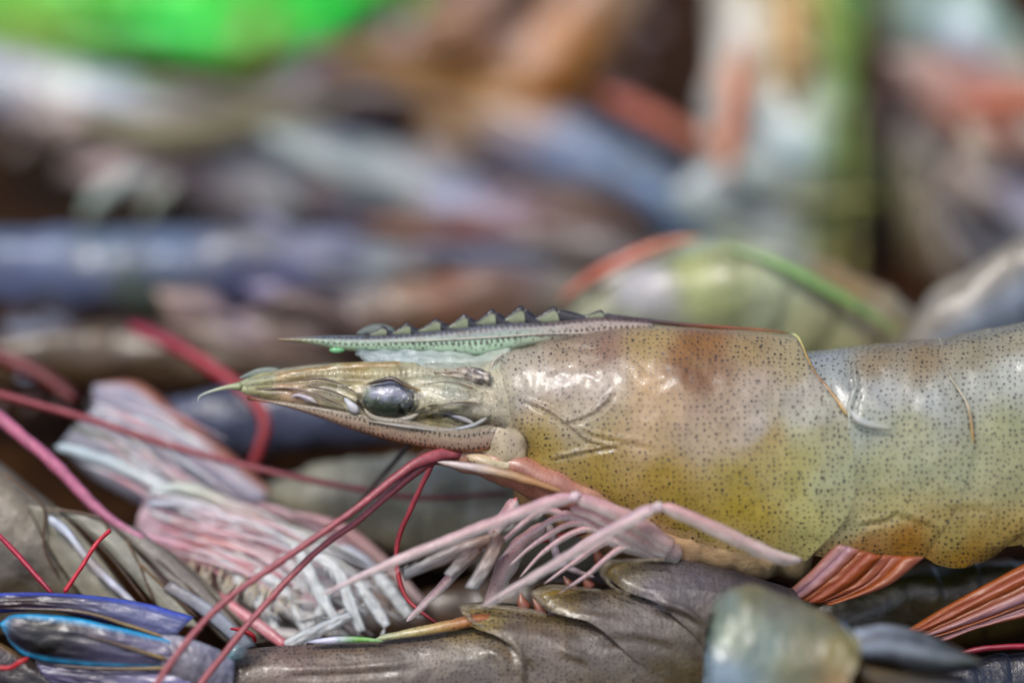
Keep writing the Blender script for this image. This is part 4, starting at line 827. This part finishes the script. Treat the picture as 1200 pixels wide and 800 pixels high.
def shrimp(label, path, up, H, cols, W=.8, head=True, tail=True, legs=True, swim=True, ant=0, stripe=None, legcol=('B08A84', 'BDB4B0'), k=26, fancol=('6A6E7C', '8C92A0'), bgp=None, dim=1.0):
    if bgp is None: bgp = .75 if path[len(path)//2][2] > 450 else 0
    mid = path[len(path)//2]
    T = Thing('shrimp', label, 'shrimp', (mid[0], mid[1]+H*.8, mid[2]), 'raw shrimps in the heap')
    S = spline([q(*p) for p in path], 121)
    Tn, N, B = frames(S, up)
    L = float(np.linalg.norm(np.diff(S, axis=0), axis=1).sum())
    def at(s):
        x = np.clip(s, 0, 1)*120; i = min(int(x), 119); f = x-i
        return S[i]*(1-f)+S[i+1]*f, Tn[i]*(1-f)+Tn[i+1]*f, N[i]*(1-f)+N[i+1]*f, B[i]*(1-f)+B[i+1]*f
    hp = lambda s: float(np.interp(s, [0, .06, .2, .4, .6, .8, 1.0], [.30, .62, .96, 1, .92, .74, .5]))*H
    cd, cf, cb = [c(x) for x in cols]
    sd = random.random()*50
    def pt(v, r): return list(v)+[r]
    def ring(s, r, a):
        C0, t, n, b = at(s); h = hp(s)*r*(1+.16*nz(s*9+sd, math.cos(a)*1.4, math.sin(a)*1.4+sd))
        return C0 + n*h*math.cos(a)*(1.0 if math.cos(a) > 0 else 1.05) + b*h*W*math.sin(a)
    def sect(s0, s1, n, flare, pleura, closef=False):
        P = np.zeros((n, k, 3)); C = np.zeros((n, k, 3))
        for i in range(n):
            t = i/(n-1); s = s0+(s1-s0)*t
            for j in range(k):
                a = 2*math.pi*j/k; ca = math.cos(a)
                r = 1 + flare*(t-.5) + (pleura*math.sin(math.pi*t) if ca < -.35 else 0)
                if closef and i == 0: r *= .25
                if i == n-1: r *= .93
                P[i, j] = ring(s, r, a)
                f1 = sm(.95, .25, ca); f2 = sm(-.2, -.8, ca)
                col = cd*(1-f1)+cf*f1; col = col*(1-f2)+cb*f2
                if stripe and stripe[1] < ca < stripe[2]: col = c(stripe[0])
                if bgp:
                    v = P[i, j]; kk = 1+v[1]/CAMD
                    col = col*(1-bgp)+BGP(v[0]/kk+600, 400-v[2]/kk)*bgp
                C[i, j] = col*dim*(1+.35*nz(s*14+sd, a*1.3, sd))
        return grid_geo(P, C, True)
    if head:
        car = T.part('carapace', sect(0, .42, 22, .03, .03, True), BODY)
        C0, t, n, b = at(0)
    else:
        car = T.part('carapace', sect(0, .42, 22, .03, .03), BODY)
        C0, t, n, b = at(0)
    def raw_tube(pts, name, m, cc, kk=8, nn=18, flat=1, parent=None):
        Q = np.array(pts, float); Sx = spline(Q, nn); C3, r = Sx[:, :3], np.maximum(Sx[:, 3], .05)
        T_, N_, B_ = frames(C3); e = np.ones(nn); e[0] = e[-1] = .05
        a = np.linspace(0, 2*np.pi, kk, endpoint=False)
        P = C3[:, None]+(r*e)[:, None, None]*(np.cos(a)[None, :, None]*N_[:, None]*flat+np.sin(a)[None, :, None]*B_[:, None])
        C = np.array([[ramp([c(x) for x in cc], i/(nn-1))]*kk for i in range(nn)])
        return T.part(name, grid_geo(P, C, True), m, parent)
    if head:
        Lr = .24*L
        raw_tube([pt(C0+n*hp(.05)*.9+t*L*.10, H*.10), pt(C0+n*hp(.05)*.9, H*.13), pt(C0+n*hp(.05)*.95-t*Lr*.6, H*.10), pt(C0+n*hp(.05)*1.0-t*Lr, H*.02)], 'rostrum', BODY, [cols[0], cols[0], '5A5A50'])
        for s in (-1, 1):
            o = C0+n*hp(0)*.6+b*s*H*.42-t*H*.12
            raw_tube([pt(o+t*H*.2, H*.1), pt(o+t*H*.1, H*.16), pt(o-t*H*.05, H*.17), pt(o-t*H*.16, H*.1)], 'eye', EYEM, ['2A2C2C', '1C2020'], 10, 12)
            raw_tube([pt(C0+b*s*H*.3, H*.12), pt(C0+b*s*H*.36-t*Lr*.4, H*.2), pt(C0+b*s*H*.3-t*Lr*.85, H*.04)], 'antennal_scale', BODY, [cols[1], cols[1], cols[0]], 8, 14, .35)
    bounds = [.40, .50, .60, .70, .79, .88, 1.0]
    for i in range(6):
        T.part('abdomen_segment', sect(bounds[i]-.02, bounds[i+1], 10, .10, .10 if i < 5 else 0), BODY)
    if tail:
        C1, t1, n1, b1 = at(1.0)
        for nm, sp in (('telson', 0), ('uropod', .55), ('uropod', -.55), ('uropod', 1.0), ('uropod', -1.0)):
            dirv = t1*math.cos(sp)+b1*math.sin(sp)
            Lt = L*(.20 if sp else .18)
            raw_tube([pt(C1, H*.14), pt(C1+dirv*Lt*.3, H*.26), pt(C1+dirv*Lt*.7-n1*H*.05, H*.28), pt(C1+dirv*Lt-n1*H*.1, H*.06)], nm, FANM, [cols[0], fancol[0], fancol[1]], 10, 16, .22)
    if legs:
        for s in (-1, 1):
            for i in range(5):
                C2, t2, n2, b2 = at(.12+.055*i); o = C2-n2*hp(.2)*.9+b2*s*H*.28
                L2 = H*(1.1+.12*i)*random.uniform(.8, 1.1)
                raw_tube([pt(o+n2*H*.2, H*.10), pt(o-n2*L2*.3-t2*L2*.3+b2*s*L2*.2, H*.085), pt(o-n2*L2*.75-t2*L2*.55+b2*s*L2*.3, H*.06), pt(o-n2*L2*1.1-t2*L2*random.uniform(.5, 1.1)+b2*s*L2*.2, H*.015)], 'walking_leg', LEGM, [legcol[0], legcol[0], legcol[1]], 8, 14)
    if swim:
        for s in (-1, 1):
            for i in range(5):
                C2, t2, n2, b2 = at(.46+.09*i); o = C2-n2*hp(.46+.09*i)*.95+b2*s*H*.3
                L2 = H*.75*random.uniform(.8, 1.1)
                raw_tube([pt(o+n2*H*.1, H*.09), pt(o-n2*L2*.4+t2*L2*.1, H*.16), pt(o-n2*L2+t2*L2*.5, H*.04)], 'swimmeret', LEGM, [legcol[0], legcol[1]], 8, 12, .35)
    for i in range(ant):
        s = -1 if i else 1
        o = C0+n*hp(0)*.2+b*s*H*.3
        raw_tube([pt(o+t*H*.2, H*.05), pt(o-t*L*.3+b*s*H*.2, H*.045), pt(o-t*L*.5+n*H*.6+b*s*H, H*.04), pt(o-t*L*.3+n*H*1.4+b*s*H*2.0, H*.03)], 'antenna', ANTM, ['8A2A30', '7A2024'], 8, 40)
    T.at = at; T.raw = raw_tube; T.hp = hp
    return T
def clutter(T, n, region, dr, size, seed, names=('swimmeret', 'walking_leg'), lift=1.1):
    rs = np.random.RandomState(seed); n = int(n*.38); size = size*1.9
    x0, y0, x1, y1 = region
    for i in range(n):
        x, y, d = rs.uniform(x0, x1), rs.uniform(y0, y1), rs.uniform(*dr)
        a = rs.uniform(-.1, .6); L = rs.uniform(.6, 1.6)*size; wd = L*rs.uniform(.12, .32)
        col = BGP(x, y)*lift*rs.uniform(.85, 1.2); col2 = BGP(x+30, y+10)*lift*rs.uniform(.85, 1.15)
        ca, sa = math.cos(a), math.sin(a); b = rs.uniform(-.25, .25)*L
        if i % 2:
            T.part(names[0], blade([(x-ca*L*.5, y-sa*L*.5, d), (x+sa*wd+b*.3, y-ca*wd, d-wd*.3), (x+ca*L*.5, y+sa*L*.5+b, d)], [(x-ca*L*.5, y-sa*L*.5+3, d), (x-sa*wd, y+ca*wd+b*.3, d), (x+ca*L*.5, y+sa*L*.5+b+3, d)], 14, 7, dome=wd*.3, thick=wd*.4, cols=[np.append(col, .9), np.append(col2, .8)]), FANM)
        else:
            T.part(names[1], tube([(x-ca*L*.6, y-sa*L*.6, d, wd*.12), (x-ca*L*.1, y-sa*L*.1+b, d-6, wd*.45), (x+ca*L*.7, y+sa*L*.7, d, wd*.15)], 16, 8, cols=[col, col2]), PALE)
RIGHTSIDE = (0, -.75, .65)
# just behind the sharp shrimp
t = shrimp('olive shrimp with an orange back edge right behind the sharp shrimp', [(650, 440, 330), (740, 380, 320), (850, 350, 310), (960, 372, 320), (1060, 430, 340), (1150, 500, 360)], (0, -.25, .95), 78, ('7E7A58', '8C8C70', '8A8468'), head=False, tail=False, legs=False, swim=False, bgp=.7)
t.part('back_edge', tube([(655, 352, 310, 3), (690, 326, 310, 7), (740, 300, 306, 8), (800, 281, 304, 6), (850, 284, 306, 3)], 30, 10, flat=.6, cols=[c('9A5038'), c('A85638'), c('A85A3C'), c('A87048'), c('7E9A50')]), BODY, label='orange back edge')
t.part('back_stripe', tube([(850, 288, 262, 3), (910, 308, 240, 6), (960, 334, 236, 8), (1010, 362, 240, 7), (1060, 396, 250, 3)], 30, 10, flat=.6, cols=[c('8A9E6C'), c('7E9E60'), c('7C965C'), c('808A60')]), BODY, label='green stripe along the back')
t.part('edge_fleck', tube([(690, 350, 282, 2), (712, 332, 280, 6), (760, 308, 280, 5), (790, 296, 280, 2)], 20, 8, cols=[c('4A3A24'), c('C0BCB0'), c('5A4A30'), c('B8B4A0')]), BODY)
shrimp('bluish grey shrimp rising out of the frame behind the sharp shrimp’s abdomen', [(1040, 450, 260), (1120, 385, 260), (1210, 325, 270), (1330, 270, 290), (1450, 230, 300)], (-.2, -.5, .85), 58, ('7A7468', '8A929C', '848478'), tail=False, swim=False)
shrimp('pale beige shrimp lying below the sharp shrimp’s head', [(800, 660, 170), (700, 632, 180), (580, 606, 190), (470, 592, 200), (380, 590, 220), (310, 600, 250)], (0, -.3, .95), 72, ('7E7C6C', '868474', '6E6250'), head=False, tail=False, legs=False, swim=False)
shrimp('dark brown shrimp hidden in the gap below the pale beige one', [(860, 740, 150), (740, 720, 150), (600, 720, 150), (480, 740, 150), (360, 780, 160)], (0, -.5, .85), 56, ('4A3826', '54402A', '5A4630'), head=False, tail=False, legs=False, swim=False)
shrimp('brownish olive shrimp in the dark gap under the sharp shrimp’s abdomen', [(880, 790, 60), (980, 740, 60), (1080, 715, 70), (1200, 700, 80), (1330, 700, 90)], (0, -.4, .9), 58, ('3E3A18', '3E341C', '30261A'), head=False, tail=False, legs=False, swim=False)
# blurred left middle
bb = shrimp('blue grey shrimp lying level at the left edge of the blurred background', [(520, 318, 640), (420, 316, 620), (300, 318, 600), (160, 318, 590), (0, 312, 590), (-150, 305, 600)], (0, -.45, .9), 64, ('7A8494', '6E7688', '746C6C'), tail=False, ant=0, dim=.72, legcol=('A08C88', 'B0AAA8'))
clutter(bb, 8, (300, 280, 540, 350), (540, 640), 60, 1)
bw = shrimp('long pale pinkish white shrimp slanting across the upper left background', [(640, 285, 960), (540, 250, 980), (400, 215, 1000), (250, 175, 1030), (90, 125, 1060), (-80, 70, 1100)], (.1, -.5, .85), 78, ('98A09C', 'B0B0B8', 'A89490'), head=True, tail=False, legcol=('B8A098', 'C4C8C0'))
clutter(bw, 20, (40, 120, 520, 250), (840, 960), 85, 2)
bg_ = shrimp('grey brown shrimp behind the rostrum tip of the sharp shrimp', [(700, 345, 560), (600, 350, 540), (480, 372, 520), (360, 395, 500), (230, 410, 490), (100, 405, 480)], (0, -.35, .93), 52, ('75685A', '7A6A5E', '5A4636'), head=True, tail=True, legs=False)
clutter(bg_, 14, (140, 345, 560, 410), (440, 500), 50, 3)
shrimp('dark brown shrimp under the blue grey one at the left edge', [(320, 440, 420), (220, 425, 420), (110, 420, 420), (0, 425, 420), (-120, 440, 430)], (0, -.45, .9), 44, ('5A4A34', '50402E', '50302A'), head=True, tail=False, legs=False)
shrimp('slate shrimp beneath the rostrum in the blurred gap', [(560, 480, 330), (460, 480, 320), (340, 485, 320), (220, 500, 330), (100, 530, 340)], (0, -.5, .85), 50, ('54586A', '5A6074', '544A42'), head=False, tail=False, legs=False, swim=False)
# upper middle
bm = shrimp('slate blue shrimp in the middle of the blurred background', [(540, 130, 960), (620, 165, 950), (710, 205, 930), (800, 255, 920), (900, 320, 920)], (.3, -.5, .8), 66, ('747C88', '6C7684', '6A625C'), head=False, tail=False, legs=False)
clutter(bm, 14, (580, 140, 810, 290), (780, 880), 60, 4)
ba = shrimp('amber brown shrimp at the top of the blurred background', [(420, 300, 1250), (520, 215, 1260), (610, 120, 1280), (690, 20, 1300), (750, -80, 1320)], (-.6, -.5, .5), 84, ('7E6E76', '9A7440', 'A0762C'), head=False, tail=False, legs=False)
clutter(ba, 10, (500, 20, 680, 180), (1100, 1180), 90, 5)
bv = shrimp('mauve grey shrimp left of the amber one at the top', [(230, 190, 1400), (330, 150, 1400), (440, 90, 1410), (540, 20, 1430), (640, -60, 1450)], (-.4, -.6, .6), 70, ('6A5C5E', '746874', '6A5848'), head=False, tail=False, legs=False)
clutter(bv, 10, (300, 50, 520, 150), (1250, 1330), 90, 6)
br = shrimp('reddish brown shrimp behind the rostrum teeth', [(480, 240, 800), (560, 262, 780), (640, 285, 770), (740, 320, 760), (840, 360, 750)], (.1, -.4, .9), 54, ('7A6260', '7E5A40', '6E5034'), head=False, tail=False, legs=False)
clutter(br, 12, (480, 230, 780, 320), (680, 730), 55, 7)
# the upright one and the right side
t = shrimp('upright pale shrimp with green back edge and orange stripe in the blurred background', [(930, -140, 900), (922, -20, 880), (916, 110, 860), (912, 230, 850), (908, 350, 850), (905, 440, 860)], (.85, -.45, 0), 112, ('7E9A54', '98a0a0', 'C0BCB4'), head=False, tail=False, legs=False, swim=False, W=.7)
t.part('back_edge', tube([(1004, -60, 850, 9), (1002, 60, 840, 12), (1000, 180, 830, 11), (1000, 300, 830, 9), (995, 360, 830, 6)], 30, 10, cols=[c('729650'), c('76904E'), c('80864E'), c('8C7C50')], rough=.5), BODY, label='green back edge')
t.part('side_stripe', tube([(868, 40, 770, 5), (864, 100, 765, 14), (856, 170, 760, 14), (850, 215, 760, 6)], 24, 10, cols=[c('B48060'), c('B8744E'), c('B48468')]), BODY, label='orange side stripe')
t.part('side_patch', tube([(925, -40, 780, 10), (928, 20, 770, 26), (930, 80, 765, 26), (932, 130, 770, 8)], 24, 12, cols=[c('A88E5A'), c('AE9060'), c('A89878')]), BODY, label='yellowish side patch')
clutter(t, 18, (830, 10, 970, 320), (740, 800), 60, 10, ('side_plate', 'walking_leg'))
bt = shrimp('grey green shrimp with a white streak in the upper right corner', [(980, -120, 1020), (1060, -30, 1010), (1130, 60, 1000), (1200, 140, 1000), (1290, 230, 1000)], (.75, -.5, .4), 92, ('6A7A6E', '848C88', '7C7870'), head=False, tail=False, legs=False, stripe=('B8C0CC', .1, .42))
clutter(bt, 10, (1030, 10, 1200, 170), (880, 940), 70, 8)
shrimp('brown shrimp deep in the dark hollow at the right', [(1030, 120, 1150), (1070, 220, 1100), (1110, 320, 1040), (1160, 420, 960)], (.3, -.6, .6), 60, ('4A362C', '4E3C34', '4A342A'), head=False, tail=False, legs=False)
bo = shrimp('grey shrimp under the orange claw at the right edge', [(1110, 190, 900), (1190, 250, 880), (1290, 300, 870), (1400, 340, 860)], (.2, -.5, .8), 46, ('8A7A70', '8A8680', '7A6A60'), tail=False, legs=False)
clutter(bo, 10, (1120, 150, 1210, 320), (780, 840), 50, 9)
def loose_leg(label, parts, base):
    T = Thing('shrimp_limb', label, 'shrimp limb', base, 'loose shrimp limbs')
    for nm, pts, cols, m in parts:
        T.part(nm, tube(pts, 24, 10, flat=.8, cols=[c(x) for x in cols]), m)
loose_leg('orange leg tip beside the upright shrimp', [('leg_segment', [(706, 112, 800, 6), (725, 120, 800, 15), (775, 146, 800, 16), (835, 175, 800, 10)], ['A86858', 'B0705C', 'A87860'], LEGM), ('leg_tip', [(700, 105, 805, 2), (712, 112, 800, 8), (730, 124, 798, 9)], ['8A4A40', 'A86858'], LEGM)], (770, 160, 800))
loose_leg('orange and white leg at the right edge of the background', [('leg_segment', [(1122, 120, 760, 8), (1150, 122, 760, 22), (1200, 120, 760, 22), (1260, 130, 760, 14)], ['A86850', 'B06E50', 'B0785C'], LEGM), ('leg_tip', [(1135, 140, 750, 6), (1145, 165, 750, 18), (1160, 200, 750, 8)], ['BCA898', 'C4B8A8', 'B8A898'], PALE)], (1180, 160, 760))
loose_leg('pale curved leg tip lying below the long white shrimp', [('leg_segment', [(98, 262, 720, 4), (112, 236, 720, 11), (140, 214, 720, 12), (182, 204, 720, 8)], ['A8B4A8', 'B4C0B8', 'A8B0AC'], PALE), ('leg_tip', [(170, 255, 740, 5), (182, 232, 740, 10), (205, 212, 740, 8)], ['A8B0A0', 'B0B4A8'], PALE)], (140, 240, 720))
t = shrimp('dark navy shrimp filling the lower right corner', [(960, 850, -30), (1060, 822, -30), (1160, 805, -25), (1270, 800, -20), (1400, 810, 0)], (0, -.5, .85), 40, ('20222E', '1E2230', '241C20'), head=False, tail=False, legs=False, swim=False)

# ------------------------------------------------------------------ loose antennae
def antenna(label, pts, cols, r=1):
    base = pts[len(pts)//2]
    pts = [(x, y, d, rr*.85) for x, y, d, rr in pts]
    single('shrimp_antenna', label, 'antenna', tube(pts, 60, 8, cols=[c(x) for x in cols]), ANTM, base[:3], 'loose red antennae')
antenna('long blurred red antenna running from the left edge to below the sharp shrimp’s head', [(-60, 445, 110, 6), (0, 462, 110, 6), (100, 490, 110, 5.5), (200, 522, 110, 5), (320, 553, 100, 4.6), (434, 575, 100, 4.4), (500, 583, 100, 4.2), (600, 577, 110, 3.5)], ['80343A', '864248', '8A4A50', '86484C', '7E4444'])
antenna('thick mauve pink antenna slanting down at the left edge', [(-60, 440, 60, 9), (0, 490, 56, 9.5), (60, 540, 50, 9), (110, 592, 44, 8), (140, 615, 40, 6), (172, 632, 36, 4)], ['A0647A', 'A8687C', 'A86A80', 'A8788A'])
antenna('blurred crimson antenna hooking downward left of the feeler tip', [(150, 380, 300, 10), (200, 402, 270, 10), (250, 432, 240, 10), (290, 462, 220, 9.5), (310, 492, 205, 9), (304, 525, 200, 8.5), (288, 560, 200, 7)], ['7A1C34', '8C2038', '942434', '8C2028', '7A2024'])
antenna('short bright red antenna piece over the grey tail fan', [(75, 694, -60, 3), (95, 665, -56, 3), (112, 638, -50, 3), (130, 620, -40, 3)], ['A82038', 'B02038', 'A82838'])
antenna('dark red antenna at the far left above the blue tail fan', [(-40, 590, -20, 3.6), (0, 628, -24, 3.6), (30, 660, -30, 3.6), (62, 696, -40, 3.4)], ['94203A', '9A2440', '8A2038'])
antenna('thin dark brown antenna behind the sharp shrimp’s antenna base', [(494, 505, 40, 3.6), (470, 532, 44, 3.6), (440, 566, 50, 3.6), (415, 596, 56, 2.4)], ['2E1C18', '3A2018', '3A241C'])
antenna('small red antenna end touching the blue tail fan at the lower left', [(-20, 780, -96, 2.6), (10, 782, -98, 3), (24, 775, -100, 4), (34, 770, -98, 2)], ['8A2430', 'A81C2C', 'A01828'])
antenna('red antenna at the right edge above the dark navy shrimp', [(1110, 770, -50, 3.5), (1150, 760, -54, 4), (1210, 757, -56, 4), (1300, 765, -50, 4)], ['6A1428', '8A1A34', '84182E'])
antenna('thin red antenna bit crossing the pink spotted leg', [(270, 736, -40, 2), (284, 738, -46, 3), (296, 744, -46, 3), (300, 752, -40, 2)], ['8A1828', '98182A', '8A1828'])
antenna('dark red blurred antenna low at the left above the thick pink one', [(-60, 400, 260, 12), (0, 418, 250, 12), (50, 440, 240, 11), (90, 470, 230, 8)], ['5A1418', '661A1C', '601C1C'])

# ------------------------------------------------------------------ green basket edge far behind
def basket():
    T = Thing('plastic_basket', 'bright green plastic basket edge blurred at the top left', 'basket', (200, 60, 1900))
    G = c('08B428')
    T.part('rim', tube([(-160, 10, 1800, 22), (0, 22, 1780, 26), (90, 34, 1770, 30), (170, 22, 1770, 24), (270, 36, 1770, 40), (360, 16, 1780, 34), (460, -50, 1820, 20)], 60, 14, flat=.6, cols=[c('5A9A40'), c('38C830'), c('9CC028'), c('5AA830'), c('04F470'), c('70B840'), c('04EC68'), c('8A9A40')], rough=.5), GREENM)
    T.part('rim', tube([(-160, -90, 1900, 34), (0, -40, 1890, 38), (150, -24, 1880, 36), (300, -36, 1890, 40), (500, -110, 1920, 34)], 40, 14, flat=.6, cols=[c('20B430'), c('30D020'), c('70C020'), c('04E460'), c('04DC50')], rough=.5), GREENM)
    T.part('band', tube([(60, 60, 1760, 6), (150, 72, 1750, 20), (230, 80, 1750, 22), (310, 70, 1750, 16), (380, 44, 1760, 6)], 40, 12, flat=.6, cols=[c('4A8A34'), c('3C8A30'), c('3A8A38'), c('4A9A40'), c('7A7A40')], rough=.6), GREENM)
    T.part('brown_tie', tube([(285, 74, 1690, 8), (300, 46, 1690, 14), (315, 10, 1700, 10)], 16, 10, cols=[c('8A5A38'), c('A07048'), c('A08058')]), BODY)
    for i in range(9):
        x = -130+i*75
        T.part('slat', tube([(x, -120, 1930, 16), (x+6, -40, 1860, 17), (x+10, 20, 1810, 16), (x+12, 56, 1800, 12)], 14, 10, flat=.5, cols=[G, c('10AC2C')]), GREENM)
basket()
